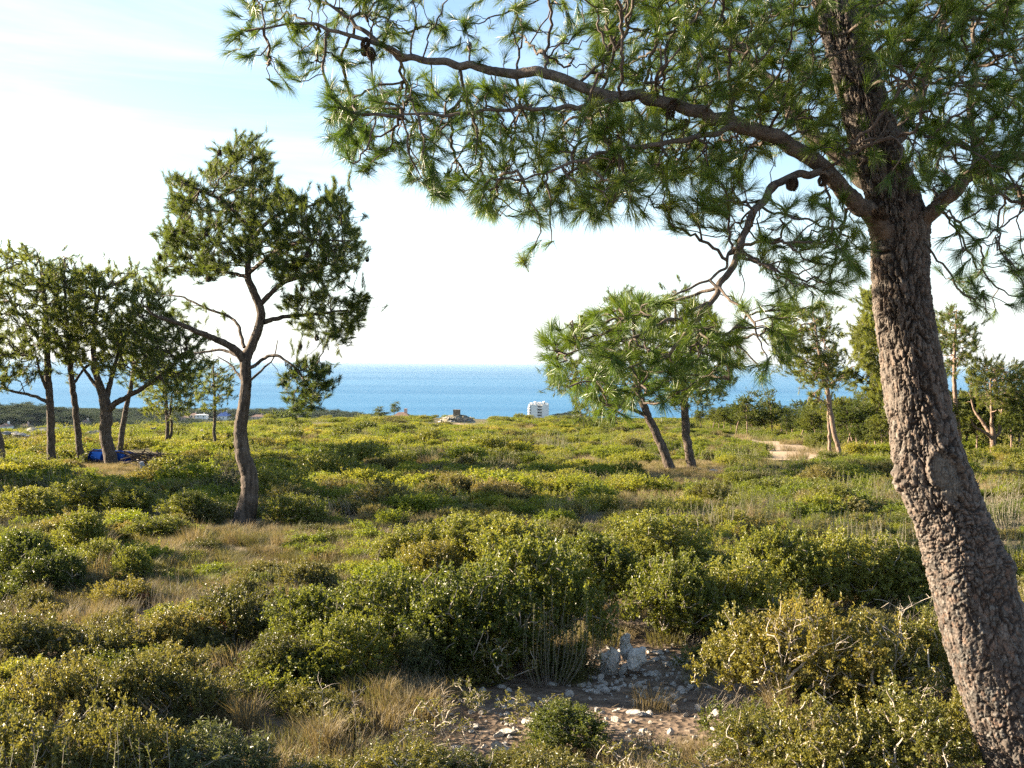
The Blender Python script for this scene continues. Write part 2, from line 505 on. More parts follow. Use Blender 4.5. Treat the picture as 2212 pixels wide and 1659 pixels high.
def chains_of(pos, par, S):
    n = len(pos)
    kids = [[] for _ in range(n)]
    for i in range(n):
        if par[i] >= 0:
            kids[par[i]].append(i)
    size = np.ones(n)
    for i in range(n - 1, S - 1, -1):
        size[par[i]] += size[i] if par[i] >= S else 0
    out = []
    for i in range(S, n):
        p = par[i]
        first = p < S or max([k for k in kids[p] if k >= S], key=lambda q: size[q]) != i
        if not first:
            continue
        ch = [p, i]
        while True:
            ks = [k for k in kids[ch[-1]] if k >= S]
            if not ks:
                break
            ch.append(max(ks, key=lambda q: size[q]))
        out.append(ch)
    return out, size, kids

def tufts(mb, cen, dirs, k, ln, w, spread=0.75, base=0.5, back=0.07, tint=None):
    """k needles at every twig end, swept forward"""
    N = len(cen)
    d = unit(dirs)[:, None, :]
    r = rng.normal(size=(N, k, 3))
    r = unit(r)
    s = spread * (0.35 + 0.9 * rng.random((N, k, 1)))
    nd_ = unit(d + r * s)
    l = ln * (0.65 + 0.45 * rng.random((N, k, 1)))
    p0 = cen[:, None, :] - d * back * rng.random((N, k, 1)) ** 1.2
    side = unit(np.cross(nd_, unit(rng.normal(size=(N, k, 3)))))
    ww = w * (0.8 + 0.4 * rng.random((N, k, 1)))
    sag = np.zeros((N, k, 3)); sag[..., 2] = -0.12
    mid = p0 + nd_ * l * 0.55
    tip = p0 + unit(nd_ + sag * 0.8) * l
    V = np.stack([p0 - side * ww * .5, p0 + side * ww * .5, mid + side * ww * .5, mid - side * ww * .5, tip], 2).reshape(-1, 3)
    i = np.arange(N * k)[:, None] * 5
    q = np.hstack([i, i + 1, i + 2, i + 3]); t = np.hstack([i + 3, i + 2, i + 4])
    tt = (tint if tint is not None else rng.random(N))[:, None] * 0.75 + 0.3 * rng.random((N, k))
    mb.add(V, q, t, np.repeat(tt.reshape(-1), 5))

def wood_and_needles(limbs, attr, tip_r, wood, green, k, ln, w, bf=0.35, extra=0.5, step=0.05, sides=4, gnarl=0.02, up=0.25, spread=0.75, limb_wood=None, power=2.3, maxr=1.0, back=0.07):
    pos, par, S = grow(limbs, attr, bf)
    ch, size, kids = chains_of(pos, par, S)
    for _ in range(2):                                     # twigs run smoothly, without zigzags
        for c in ch:
            if len(c) > 2:
                q = pos[c]
                q[1:-1] = .5 * q[1:-1] + .25 * (q[:-2] + q[2:])
                keep_ = [i for i in range(1, len(c) - 1) if c[i] >= S]
                pos[[c[i] for i in keep_]] = q[keep_]
    cen, dr = [], []
    for c in ch:
        pts = pos[c].copy()
        r = np.minimum(tip_r * size[c] ** (1 / power), maxr)
        if c[0] < S:
            r[0] = min(r[1] * 1.15, maxr)
        else:
            r[0] = r[1]
        m = np.hstack([pts, r[:, None]])
        if len(m) == 2:
            mid = m.mean(0); mid[:3] += rng.normal(scale=0.06, size=3) * np.linalg.norm(pts[1] - pts[0])
            m = np.vstack([m[0], mid, m[1]])
        s = spline(m, step)
        g = rng.normal(scale=gnarl, size=(len(s), 3)); g[0] = 0
        s[:, :3] += g
        sweep(wood, s[:, :3], np.maximum(s[:, 3], tip_r * 0.7), sides if r[1] < tip_r * 6 else max(sides, 7))
        t = unit(np.gradient(s[:, :3], axis=0))
        cen.append(s[-1, :3]); dr.append(t[-1])
        ne = rng.poisson(extra * (len(c) - 1))
        for _ in range(ne):
            q = rng.integers(len(s) // 2, len(s))
            if s[q, 3] < tip_r * 4:
                cen.append(s[q, :3]); dr.append(unit(t[q] + rng.normal(scale=.6, size=3)))
    cen = np.array(cen); dr = unit(np.array(dr) + np.array([0, 0, up]))
    # light and dark clumps: tint follows a slow field of the crown plus chance
    f = np.sin(cen[:, 0] * 2.1 / max(ln * 12, .3)) * np.sin(cen[:, 1] * 1.7 / max(ln * 12, .3) + 1) * np.sin(cen[:, 2] * 2.4 / max(ln * 12, .3) + 2)
    tint = np.clip(0.45 + 0.3 * f + rng.normal(scale=0.18, size=len(cen)), 0, 1)
    tufts(green, cen, dr, k, ln, w, spread, back=back, tint=tint)
    return cen, pos, par, S

def poly_points(poly, n, d0, d1, fill=None):
    """n places inside a picture outline, at distances d0..d1"""
    xs = [p[0] for p in poly]; ys = [p[1] for p in poly]
    out = []
    while len(out) < n:
        x = rng.uniform(min(xs), max(xs), 400); y = rng.uniform(min(ys), max(ys), 400)
        ok = inside(poly, x, y)
        for a, b in zip(x[ok], y[ok]):
            t = 0.5 + 0.5 * np.sin(rng.uniform(-1.45, 1.45))
            out.append(P(a, b, d0 + (d1 - d0) * t))
    return np.array(out[:n])

def limb_points(pts, step, wob=0.0):
    """pts: (x, y, distance, width in picture units) -> world points + radius, resampled"""
    W = np.array([np.append(P(x, y, d), 0.5 * w / F * d) for x, y, d, w in pts])
    s = spline(W, step)
    if wob:
        s[1:-1, :3] += rng.normal(scale=wob, size=(len(s) - 2, 3))
    return s[:, :3], np.maximum(s[:, 3], 0.003)

def cone_mesh():
    mb = MB()
    n, m = 9, 8
    L = 0.085
    for i in range(n):
        t = (i + .5) / n
        r = 0.027 * math.sin(PI * (0.10 + 0.82 * t)) ** 0.8
        for j in range(m):
            a = 2 * PI * (j / m) + i * 2.4
            c = np.array([r * math.cos(a), r * math.sin(a), -L * t])
            o = np.array([math.cos(a), math.sin(a), 0]); s = np.array([-math.sin(a), math.cos(a), 0])
            V = [c * [.55, .55, 1] + [0, 0, .006], c + s * .010, c + o * .010 - [0, 0, .009], c - s * .010, c * [.6, .6, 1] - [0, 0, .010]]
            mb.add(V, [(0, 1, 2, 3), (4, 3, 2, 1)])
    V, f, A = mb.arrays()
    return mesh('pine_cone', V, f, M['cone'], False, None, {'tint': ('FLOAT', A)})
CONE = cone_mesh()

# ---- the large pine close on the right
BD = 4.0
EDGES = [(-420, 1782, 1802), (-220, 1752, 1798), (-90, 1746, 1812), (10, 1766, 1844), (110, 1792, 1876), (200, 1818, 1906), (290, 1840, 1932), (360, 1858, 1952), (420, 1874, 1974), (470, 1880, 1990), (500, 1884, 1996), (530, 1885, 1995), (600, 1888, 1998), (650, 1893, 2003), (700, 1900, 2011), (750, 1907, 2023), (800, 1915, 2035), (850, 1921, 2044),
         (900, 1928, 2054), (950, 1934, 2067), (1000, 1936, 2083), (1050, 1950, 2101), (1100, 1972, 2118), (1150, 1987, 2140), (1215, 2001, 2166),
         (1300, 2023, 2196), (1372, 2039, 2222), (1503, 2081, 2262), (1655, 2137, 2316), (1760, 2170, 2372), (1830, 2180, 2420)]

def worley(u, v, per, seed):
    """cell noise on a strip that closes on itself after per cells in u; returns f1, f2, cell id hash (two values)"""
    iu = np.floor(u).astype(int); iv = np.floor(v).astype(int)
    f1 = np.full(u.shape, 9.0); f2 = np.full(u.shape, 9.0); h = np.zeros(u.shape); h2 = np.zeros(u.shape)
    def hsh(a, b, s):
        x = np.sin(a * 127.1 + b * 311.7 + s * 74.7) * 43758.5453
        return x - np.floor(x)
    for di in (-1, 0, 1):
        for dj in (-1, 0, 1):
            a = iu + di; b = iv + dj; am = a % per
            px = a + 0.15 + 0.7 * hsh(am, b, seed); py = b + 0.1 + 0.8 * hsh(am, b, seed + 3)
            d = np.hypot(u - px, v - py)
            hh = hsh(am, b, seed + 7); hh2 = hsh(am, b, seed + 11)
            near = d < f1
            f2 = np.where(near, f1, np.minimum(f2, d))
            h = np.where(near, hh, h); h2 = np.where(near, hh2, h2)
            f1 = np.where(near, d, f1)
    return f1, f2, h, h2

def pine_trunk_mesh(origin):
    E = np.array(EDGES, float)
    cx = (E[:, 1] + E[:, 2]) / 2; cy = E[:, 0]
    sl = np.gradient(cx, cy)
    wid = (E[:, 2] - E[:, 1]) * np.cos(np.arctan(sl))
    W = np.array([np.append(P(x, y, BD), 0.5 * w / F * BD) for x, y, w in zip(cx, cy, wid)])
    s = spline(W, 0.0040)
    pts, rad = s[:, :3], s[:, 3]
    n, m = len(s), 300
    t = unit(np.gradient(pts, axis=0))
    u = unit(np.cross(t, np.array([0, 1.0, 0]))); v = np.cross(t, u)     # u: picture sideways
    th = np.arange(m) * 2 * PI / m
    TH, I = np.meshgrid(th, np.arange(n))
    ln = np.concatenate([[0], np.cumsum(np.linalg.norm(np.diff(pts, axis=0), axis=1))])[I]
    def wav(a_, b_, s_):
        o_ = np.zeros(TH.shape); r_ = np.random.default_rng(int(s_))
        for q_ in range(7):
            k_ = r_.integers(-9, 10); f_ = r_.uniform(-1, 1) * b_; p_ = r_.uniform(0, 6.28)
            o_ += np.sin(k_ * a_ * TH + f_ * ln + p_)
        return o_ / 2.6
    top = smooth((1.35 - ln) / .4)                         # the upper trunk is smoother
    low = smooth((ln - 2.75) / 0.45)                       # the lower trunk has smaller, flatter plates
    per = 32
    w1, w2 = wav(1, 14, 1), wav(1, 22, 2); w3, w4 = wav(4, 130, 3), wav(4, 150, 4)
    w5 = wav(9, 420, 6)
    ls = ln * (1 + .2 * low)
    U = TH / (2 * PI) * per + 0.22 * w1 + 0.16 * w3 + .07 * w5
    Vv = ls / 0.060 + 0.25 * w2 + 0.16 * w4 + .08 * w5
    f1, f2, h, h2 = worley(U, Vv, per, 1.0)
    g1, g2, k1, k2 = worley(TH / (2 * PI) * 74 + 0.25 * w3 + .2 * w1, ls / 0.026 + 0.25 * w4, 74, 5.0)
    m1, m2, l1, l2 = worley(TH / (2 * PI) * 15 + 0.15 * w1 + .2 * w3 + .08 * w5, ls / 0.22 + 0.3 * w2, 15, 9.0)
    plate = smooth((f2 - f1) / (0.10 + 0.30 * h))
    furrow = smooth((m2 - m1) / (0.10 + .15 * l1))
    flake = smooth((g2 - g1) / 0.2)
    amp = 0.0085 * (1 - 0.4 * low) * (1 - .5 * top) * (.6 + .7 * smooth(.5 + .5 * w2))
    disp = amp * (plate - 0.6) + 0.014 * (1 - .5 * low) * (1 - .5 * top) * (furrow - .7) + plate * 0.008 * (h - .5) + 0.0024 * (flake - .5) + 0.003 * (k1 - 0.5) * flake
    disp += 0.0012 * rng.normal(size=disp.shape) + 0.0012 * w3 + .0012 * w5
    disp += 0.006 * np.sin(TH * 3 + ln * 4) + 0.004 * np.sin(TH * 5 - ln * 7)
    plate = np.minimum(plate, furrow)
    # old branch scar facing the camera and the rough knot left of it
    ys = np.interp(I[:, 0], np.linspace(0, n - 1, n), to_picture(pts)[1])[:, None] * np.ones(m)
    nrm = np.cos(TH)[..., None] * u[:, None, :] + np.sin(TH)[..., None] * v[:, None, :]
    base = pts[:, None, :] + rad[:, None, None] * nrm
    px, py = to_picture(base.reshape(-1, 3)); px = px.reshape(n, m); py = py.reshape(n, m)
    facing = nrm[..., 1] < 0.25
    e = np.hypot((px - 2044 - (py - 1030) * 0.25) / 31.0, (py - 1030) / 60.0) + .06 * w3 + .05 * w5
    scar = facing * smooth((1.0 - e) / 0.3) * .8
    rim = facing * np.exp(-((e - 1.06) / 0.10) ** 2)
    disp = disp * (1 - 0.75 * scar) + scar * (0.0015 * np.sin(e * 30 + w3) - .002 * np.exp(-(w5 / .12) ** 2)) + 0.013 * rim * smooth((1075 - py) / 60)
    kn = facing * np.exp(-((px - 1946) / 22) ** 2 - ((py - 1035) / 26) ** 2)
    disp += kn * (0.014 + 0.010 * np.sin(px * 0.31) * np.sin(py * 0.27))
    st = (nrm[..., 0] > 0.2) * np.exp(-((py - 1222) / 24) ** 2) * np.clip(nrm[..., 0], 0, 1) ** 2
    disp += st * 0.03
    V = base + nrm * disp[..., None]
    pal = np.array([(0.085, 0.067, 0.056), (0.145, 0.112, 0.090), (0.220, 0.155, 0.118), (0.130, 0.120, 0.108), (0.23, 0.215, 0.195), (0.24, 0.130, 0.075)])
    ci = np.floor(k2 * 6).astype(int) % 6
    ch = np.floor(h2 * 4).astype(int) % 4
    col = 0.55 * pal[ci] + 0.45 * pal[ch]
    pale = np.array((0.215, 0.165, 0.13))
    col = col * (1 - (0.4 * (1 - low))[..., None]) + pale * (0.4 * (1 - low))[..., None]
    fis = np.array((0.042, 0.030, 0.024))
    a = (plate * (0.55 + 0.45 * flake))[..., None]
    col = col * a + fis * (1 - a)
    sc = np.array((0.165, 0.148, 0.122)) * (1 + .22 * np.sin(e * 30 + w3) + .2 * w5)[..., None] * (0.85 + 0.3 * rng.random((n, m, 1)))
    col = col * (1 - scar[..., None]) + sc * scar[..., None]
    col = col * .72 + col.mean(-1, keepdims=True) * .28
    col *= 0.70 * (0.85 + 0.3 * rng.random((n, m, 1)))
    i = np.arange(n - 1)[:, None] * m + np.arange(m)[None, :]
    j = np.arange(n - 1)[:, None] * m + (np.arange(m)[None, :] + 1) % m
    q = np.stack([i, j, j + m, i + m], -1).reshape(-1, 4)
    rgba = np.concatenate([col, np.ones((n, m, 1))], -1).reshape(-1, 4)
    mat, nt, out = new_mat('pine trunk bark')
    at = nd(nt, 'ShaderNodeAttribute', attribute_name='bark')
    tc = nd(nt, 'ShaderNodeTexCoord')
    no = nd(nt, 'ShaderNodeTexNoise', {'Vector': tc.outputs['Object'], 'Scale': 160.0, 'Detail': 5.0, 'Roughness': 0.7})
    hs = nd(nt, 'ShaderNodeMapRange', {0: no.outputs[0], 1: 0.3, 2: 0.7, 3: 0.7, 4: 1.3})
    mx = nd(nt, 'ShaderNodeMix', {0: 1.0, 6: at.outputs['Color'], 7: hs.outputs[0]}, data_type='RGBA', blend_type='MULTIPLY')
    p = nd(nt, 'ShaderNodeBsdfPrincipled', {'Base Color': mx.outputs[2], 'Roughness': 0.85, 'Specular IOR Level': 0.25})
    b = nd(nt, 'ShaderNodeBump', {'Height': no.outputs[0], 'Strength': 0.6, 'Distance': 0.004})
    nt.links.new(b.outputs[0], p.inputs['Normal'])
    nt.links.new(p.outputs[0], out.inputs[0])
    M['trunk'] = mat
    return mesh('trunk', V.reshape(-1, 3) - origin, [q], mat, True, None, {'bark': ('FLOAT_COLOR', rgba)})

def big_pine():
    bp = P(2275, 1760, BD)
    base = np.array([bp[0], bp[1], float(ground_z(bp[0], bp[1]))])
    t = thing('pine_tree', base, 'large rough barked pine on the right, its long limbs filling the top of the view', 'pine tree', 'pine trees')
    obj('trunk', pine_trunk_mesh(base), t)
    # limbs: picture x, y, distance, width
    LIMBS = [
        [(1944, 525, 4.0, 60), (1932, 470, 4.0, 60), (1924, 420, 4.0, 60), (1905, 360, 4.0, 56), (1885, 290, 4.0, 50), (1862, 200, 4.0, 50), (1835, 110, 4.0, 46), (1805, 10, 4.0, 40), (1780, -90, 4.0, 36), (1775, -220, 4.0, 26), (1790, -400, 4.0, 14), (1800, -560, 4.0, 8)],
        [(1918, 505, 3.95, 62), (1880, 468, 3.9, 54), (1842, 430, 3.85, 50), (1800, 383, 3.8, 47), (1745, 335, 3.75, 45), (1685, 300, 3.72, 43), (1610, 272, 3.7, 40), (1520, 246, 3.7, 37), (1440, 222, 3.7, 34), (1380, 205, 3.72, 31), (1322, 208, 3.75, 31), (1222, 178, 3.8, 29), (1160, 155, 3.82, 28), (1115, 160, 3.84, 27), (1055, 152, 3.85, 24), (993, 137, 3.87, 22), (930, 130, 3.9, 20), (890, 126, 3.9, 18), (830, 102, 3.92, 16), (797, 78, 3.93, 13), (757, 42, 3.95, 10), (708, 8, 3.95, 7)],
        [(890, 126, 3.9, 12), (780, 83, 3.88, 12), (707, 64, 3.85, 10), (645, 46, 3.82, 8), (570, 62, 3.8, 5)],
        [(1925, 440, 4.1, 60), (1880, 400, 4.2, 52), (1834, 352, 4.25, 48), (1790, 315, 4.3, 46), (1751, 288, 4.35, 43), (1715, 240, 4.4, 40), (1690, 207, 4.42, 36), (1640, 150, 4.5, 26), (1580, 80, 4.6, 18), (1500, 20, 4.65, 12)],
        [(1800, 383, 3.8, 24), (1785, 378, 3.75, 24), (1731, 376, 3.7, 25), (1689, 393, 3.66, 25), (1652, 426, 3.63, 25), (1619, 476, 3.6, 24), (1598, 534, 3.58, 22), (1570, 596, 3.55, 21), (1528, 654, 3.52, 18), (1486, 715, 3.5, 15), (1440, 765, 3.48, 11), (1385, 820, 3.47, 8), (1340, 880, 3.47, 5)],
        [(1598, 534, 3.58, 10), (1572, 548, 3.52, 10), (1568, 580, 3.5, 9), (1510, 612, 3.48, 8), (1440, 650, 3.45, 6)],
        [(1554, 621, 3.55, 12), (1490, 640, 3.6, 10), (1420, 665, 3.62, 8), (1350, 690, 3.65, 6)],
        [(1528, 654, 3.52, 12), (1420, 705, 3.4, 10), (1310, 740, 3.36, 8), (1225, 765, 3.35, 4)],
        [(1528, 654, 3.52, 11), (1558, 740, 3.6, 9), (1575, 820, 3.62, 5)],
        [(1440, 765, 3.48, 8), (1340, 800, 3.38, 7), (1230, 835, 3.36, 4)],
        [(1975, 505, 3.98, 52), (2000, 470, 3.95, 46), (2040, 430, 3.9, 42), (2083, 390, 3.88, 38), (2124, 350, 3.85, 34), (2170, 336, 3.82, 28), (2225, 335, 3.8, 24), (2300, 320, 3.8, 18)],
        [(2108, 360, 3.86, 22), (2110, 335, 3.9, 22), (2100, 280, 3.95, 20), (2096, 228, 4.0, 18), (2110, 160, 4.05, 14), (2100, 60, 4.1, 10)],
        [(1905, 360, 4.05, 40), (1960, 260, 4.4, 34), (2000, 160, 4.6, 28), (2040, 40, 4.8, 22), (2060, -80, 4.9, 12)],
        [(1380, 207, 3.72, 16), (1250, 232, 3.6, 14), (1150, 235, 3.55, 12), (1076, 236, 3.5, 10), (960, 245, 3.5, 9), (871, 247, 3.5, 6)],
        [(1610, 272, 3.7, 18), (1480, 300, 3.6, 15), (1360, 320, 3.55, 12), (1240, 350, 3.5, 9), (1130, 390, 3.5, 5)],
    ]
    limbs = [limb_points([(x_, y_, d_, w_ * (1 if li == 0 else .68 if li in (4, 5, 6, 7, 8, 9) else .76)) for x_, y_, d_, w_ in l], 0.05, 0.004) for li, l in enumerate(LIMBS)]
    wood = MB()
    names = ['upper_trunk', 'branch', None, 'branch', 'branch', None, None, None, None, None, 'branch', None, 'branch', None, None]
    host = {2: 1, 5: 4, 6: 4, 7: 4, 8: 4, 9: 4, 11: 10, 13: 1, 14: 1}
    parts = {}
    for i, (p, r) in enumerate(limbs):
        k = host.get(i, i)
        fine = spline(np.hstack([p, r[:, None]]), 0.012)
        mb = parts.setdefault(k, MB())
        sweep(mb, fine[:, :3], fine[:, 3], 22 if r[0] > .03 else 12, bump=0.035)
    for k, mb in parts.items():
        obj(names[k], mb.build(names[k], M['limb'], base, True), t)
    far_limb = lambda *q: q
    polys = [
        ([(500, 20), (488, 120), (520, 150), (560, 190), (640, 190), (690, 165), (760, 150), (860, 130), (860, 40), (760, -40), (520, -20)], 150, 3.8, 4.2),
        ([(720, -60), (760, 60), (880, 110), (1020, 130), (1150, 140), (1350, 190), (1350, -60)], 190, 3.8, 4.8),
        ([(710, 190), (712, 300), (770, 365), (810, 370), (850, 330), (880, 380), (950, 435), (985, 420), (1010, 390), (1030, 460), (1090, 480), (1190, 470), (1300, 470), (1350, 430), (1350, 220), (1150, 180), (900, 160), (760, 180)], 400, 3.45, 4.4),
        ([(1180, 470), (1110, 590), (1140, 570), (1195, 530), (1240, 470)], 5, 3.5, 3.7),
        ([(1280, -80), (1280, 400), (1420, 400), (1560, 380), (1700, 330), (1900, 400), (1900, -80)], 900, 3.5, 5.4),
        ([(1260, 400), (1300, 470), (1420, 470), (1480, 510), (1560, 500), (1640, 430), (1600, 370), (1400, 360)], 110, 3.3, 3.9),
        ([(1640, 430), (1560, 520), (1620, 600), (1660, 650), (1760, 690), (1820, 650), (1870, 560), (1880, 490), (1820, 420)], 150, 3.2, 3.85),
        ([(1860, -80), (1860, 330), (1960, 420), (2060, 420), (2280, 460), (2280, -80)], 560, 3.3, 5.4),
        ([(2010, 440), (2010, 600), (2060, 650), (2150, 690), (2260, 640), (2280, 440), (2120, 400)], 80, 3.3, 4.5),
        ([(1165, 745), (1260, 670), (1340, 645), (1450, 650), (1560, 690), (1615, 760), (1595, 820), (1520, 855), (1440, 875), (1340, 905), (1280, 880), (1220, 840), (1185, 800)], 290, 3.2, 3.9),
        ([(1180, 700), (1290, 675), (1240, 760), (1190, 790)], 16, 3.4, 3.7),
        ([(1560, 620), (1700, 640), (1720, 740), (1650, 830), (1590, 790)], 42, 3.2, 3.8),
        ([(1450, -650), (1100, -300), (1000, -80), (2350, -80), (2500, -350), (2100, -700)], 420, 3.1, 5.4),
        ([(2280, -80), (2280, 480), (2500, 350), (2550, 50)], 120, 3.1, 5.0),
    ]
    att = np.vstack([poly_points(p[0], int(p[1] * (2.9 if p[1] >= 500 else 2.2 if p[1] >= 300 else 1.25)), *p[2:]) for p in polys])
    ax, ay = to_picture(att)
    dist = att[:, 1]
    front = (dist < 4.05) & (ay < 470) & (np.abs(ax - np.interp(ay, [0, 100, 200, 290, 360, 470], [1805, 1833, 1862, 1886, 1905, 1935])) < 62)
    lx = [1060, 1160, 1322, 1440, 1520, 1610, 1685, 1745, 1800, 1842, 1880]; ly = [152, 155, 208, 222, 246, 272, 300, 335, 383, 430, 468]
    front |= (dist < 3.85) & (ax > 1000) & (ax < 1880) & (np.abs(ay - np.interp(ax, lx, ly)) < 26)
    att = att[~(front & (rng.random(len(att)) < .8))]
    green = MB()
    wood_and_needles(limbs, att, 0.0017, wood, green, 62, 0.077, 0.00115, bf=0.30, extra=0.5, step=0.03, sides=5, gnarl=0.005, up=0.1, spread=0.65, maxr=0.0062, back=0.045, power=2.6)
    obj('twigs', wood.build('twigs', M['twig'], base, True), t)
    obj('crown', green.build('crown', M['needle'], base), t)
    for x, y, d, s, rx in [(793, 98, 3.86, 1.15, .2), (800, 118, 3.84, 1.1, -.1), (788, 116, 3.88, 1.0, .3), (1452, 246, 3.62, 1.1, .2), (1462, 232, 3.66, 1.0, -.5), (1716, 400, 3.64, 1.15, .1), (1780, 395, 3.7, 1.1, .4), (1650, 232, 4.2, 1.1, .2), (1888, 470, 3.8, 1.0, .3), (1903, 464, 3.8, 1.0, -.6), (1895, 478, 3.8, 1.0, .9), (1484, 276, 3.6, 1.0, .5), (1708, 405, 3.62, 1.0, -.4)]:
        o = obj('pine_cone', CONE, t, P(x, y, d) - base + np.array([0, 0, .03]), 0, s * .5)
        o.rotation_euler = (rx, rx * .7, x)
big_pine()

# ---- pines further off, each drawn from its own outline
def pine(label, d, limbs, crowns, base_xy, k=30, ln=0.15, w=0.006, tip=0.004, bark='far_bark', green='needle_far', cones=0, group='pine trees', extra=1.6, name='pine_tree', bf=0.35, up=0.75, dens=2.0):
    base = P(base_xy[0], base_xy[1], d)
    base[2] = float(ground_z(base[0], base[1]))
    t = thing(name, base, label, 'pine tree', group)
    step = 0.0035 * d + 0.03
    L = [limb_points([(x, y, d + dd, w_) for x, y, dd, w_ in l], step, 0.00025 * d) for l in limbs]
    L[0] = (np.vstack([[L[0][0][0] + np.array([0, 0, -0.35])], L[0][0]]), np.concatenate([[L[0][1][0] * 1.25], L[0][1]]))
    tr = MB()
    p, r = L[0]
    fine = spline(np.hstack([p, r[:, None]]), step * .4)
    fine[:, 3] *= 1 + .03 * np.sin(np.arange(len(fine)) * .8) * np.sin(np.arange(len(fine)) * .31)
    sweep(tr, fine[:, :3], fine[:, 3], 18, bump=0.03)
    obj('trunk', tr.build('trunk', M[bark], base, True), t)
    for p, r in L[1:]:
        br = MB()
        fine = spline(np.hstack([p, r[:, None]]), step * .5)
        sweep(br, fine[:, :3], fine[:, 3], 8, bump=0.06)
        obj('branch', br.build('branch', M[bark], base, True), t)
    att = np.vstack([poly_points(po, int(n * dens), d + a, d + b) for po, n, a, b in crowns])
    att = att + rng.normal(scale=.0065 * d, size=att.shape) * (rng.random((len(att), 1)) < .5)
    wood, grn = MB(), MB()
    cen, pos, par, S = wood_and_needles(L, att, tip, wood, grn, k, ln, w, bf=bf, extra=extra, step=step, sides=4, gnarl=0.0008 * d, up=up, spread=0.68, maxr=0.0011 * d, back=ln * 1.2, power=2.8)
    obj('twigs', wood.build('twigs', M[bark], base, True), t)
    obj('crown', grn.build('crown', M[green], base), t)
    for _ in range(cones):
        q = cen[rng.integers(len(cen))]
        o = obj('pine_cone', CONE, t, q - base, rng.uniform(0, 6), 0.95)
    return t

pine('tall crooked pine standing alone left of the middle with a bent bare trunk', 14.2,
     [[(522, 1152, 0, 62), (528, 1122, 0, 50), (539, 1068, 0, 38), (538, 1026, 0, 36), (524, 978, 0, 32), (520, 926, 0, 28), (527, 873, 0, 25), (532, 825, 0, 23), (530, 778, 0, 24), (546, 741, .05, 20), (561, 699, .1, 19), (562, 667, .1, 18), (550, 635, .1, 17), (537, 604, .1, 15), (536, 572, .1, 13), (543, 514, .1, 11), (546, 435, .1, 8), (546, 356, .1, 5), (547, 318, .1, 3)],
      [(530, 782, 0, 18), (510, 757, -.1, 17), (485, 741, -.2, 15), (422, 714, -.5, 11), (369, 693, -.8, 9), (338, 683, -1, 6), (310, 660, -1.2, 4)],
      [(528, 750, .1, 8), (507, 693, .4, 6), (449, 667, .6, 5), (390, 641, .8, 4), (350, 640, .9, 2)],
      [(559, 660, .1, 12), (607, 614, 0, 10), (660, 593, -.2, 8), (710, 570, -.4, 5)],
      [(570, 696, .1, 12), (623, 683, .3, 9), (686, 678, .4, 7), (750, 670, .5, 4)],
      [(537, 600, .1, 9), (480, 585, .5, 7), (420, 580, .8, 5), (365, 575, 1, 3)],
      [(542, 520, .1, 9), (590, 470, .6, 8), (650, 450, .9, 6), (720, 430, 1.1, 4)],
      [(543, 500, .1, 8), (490, 440, -.5, 7), (430, 410, -.8, 5), (395, 395, -.9, 3)],
      [(537, 590, .1, 9), (600, 540, -.6, 8), (670, 520, -1.0, 6), (740, 520, -1.2, 3)],
      [(533, 800, 0, 8), (586, 768, -.2, 7), (623, 783, -.3, 5), (655, 815, -.4, 4)],
      [(532, 830, 0, 6), (565, 800, .2, 5), (590, 775, .3, 3), (600, 735, .3, 2)],
      [(528, 775, 0, 8), (480, 757, .2, 6), (420, 763, .3, 4)],
      [(528, 830, 0, 5), (500, 790, .3, 4), (470, 770, .4, 2)],
      ],
     [([(549, 295), (595, 330), (610, 385), (600, 450), (500, 450), (440, 400), (440, 360), (475, 318), (510, 305)], 210, -1.0, 1.2),
      ([(600, 400), (650, 415), (690, 435), (735, 382), (752, 435), (770, 488), (792, 530), (770, 585), (735, 620), (640, 605), (590, 600), (590, 450)], 420, -1.5, 1.5),
      ([(500, 430), (600, 430), (610, 590), (540, 560), (480, 595), (430, 590), (420, 500)], 230, -1.4, 1.4),
      ([(335, 605), (330, 570), (350, 530), (400, 540), (470, 560), (480, 590), (400, 598)], 80, -.3, 1.2),
      ([(338, 488), (372, 465), (420, 470), (430, 540), (370, 540)], 75, -1, .8),
      ([(372, 455), (366, 380), (400, 372), (425, 400), (460, 420), (440, 460)], 85, -1.1, .4),
      ([(600, 640), (700, 625), (740, 640), (800, 635), (790, 690), (750, 735), (690, 735), (630, 700)], 170, -.5, 1.1),
      ([(623, 772), (665, 767), (722, 793), (705, 850), (668, 888), (633, 898), (615, 835)], 110, -.8, .2),
      ([(340, 640), (430, 650), (500, 690), (470, 720), (400, 700)], 8, -.5, .8)],
     (527, 1142), k=40, ln=0.10, w=0.0034, tip=0.003, cones=30)

D = 30.0
pine('leftmost upright pine of the left clump, with a straight trunk and one low side branch', D,
     [[(112, 1010, 0, 20), (110, 960, 0, 17), (110, 900, 0, 16), (107, 850, 0, 15), (103, 800, 0, 14), (100, 700, 0, 11), (92, 600, 0, 7), (80, 545, 0, 3)],
      [(110, 872, 0, 8), (80, 858, 0, 7), (40, 848, .2, 6), (0, 838, .3, 4), (-30, 815, .4, 3)],
      [(106, 850, 0, 8), (88, 810, -.3, 6), (78, 770, -.4, 4)],
      [(102, 760, 0, 7), (60, 700, .3, 5), (20, 650, .5, 3)]],
     [([(-20, 545), (10, 530), (60, 525), (90, 560), (130, 600), (140, 680), (100, 760), (60, 780), (20, 750), (-60, 720), (-70, 600)], 420, -1.8, 1.8),
      ([(-60, 740), (60, 760), (120, 790), (60, 820), (0, 840), (-60, 830)], 140, -1, 1)],
     (112, 1008), k=20, ln=0.18, w=0.0095, tip=0.007)
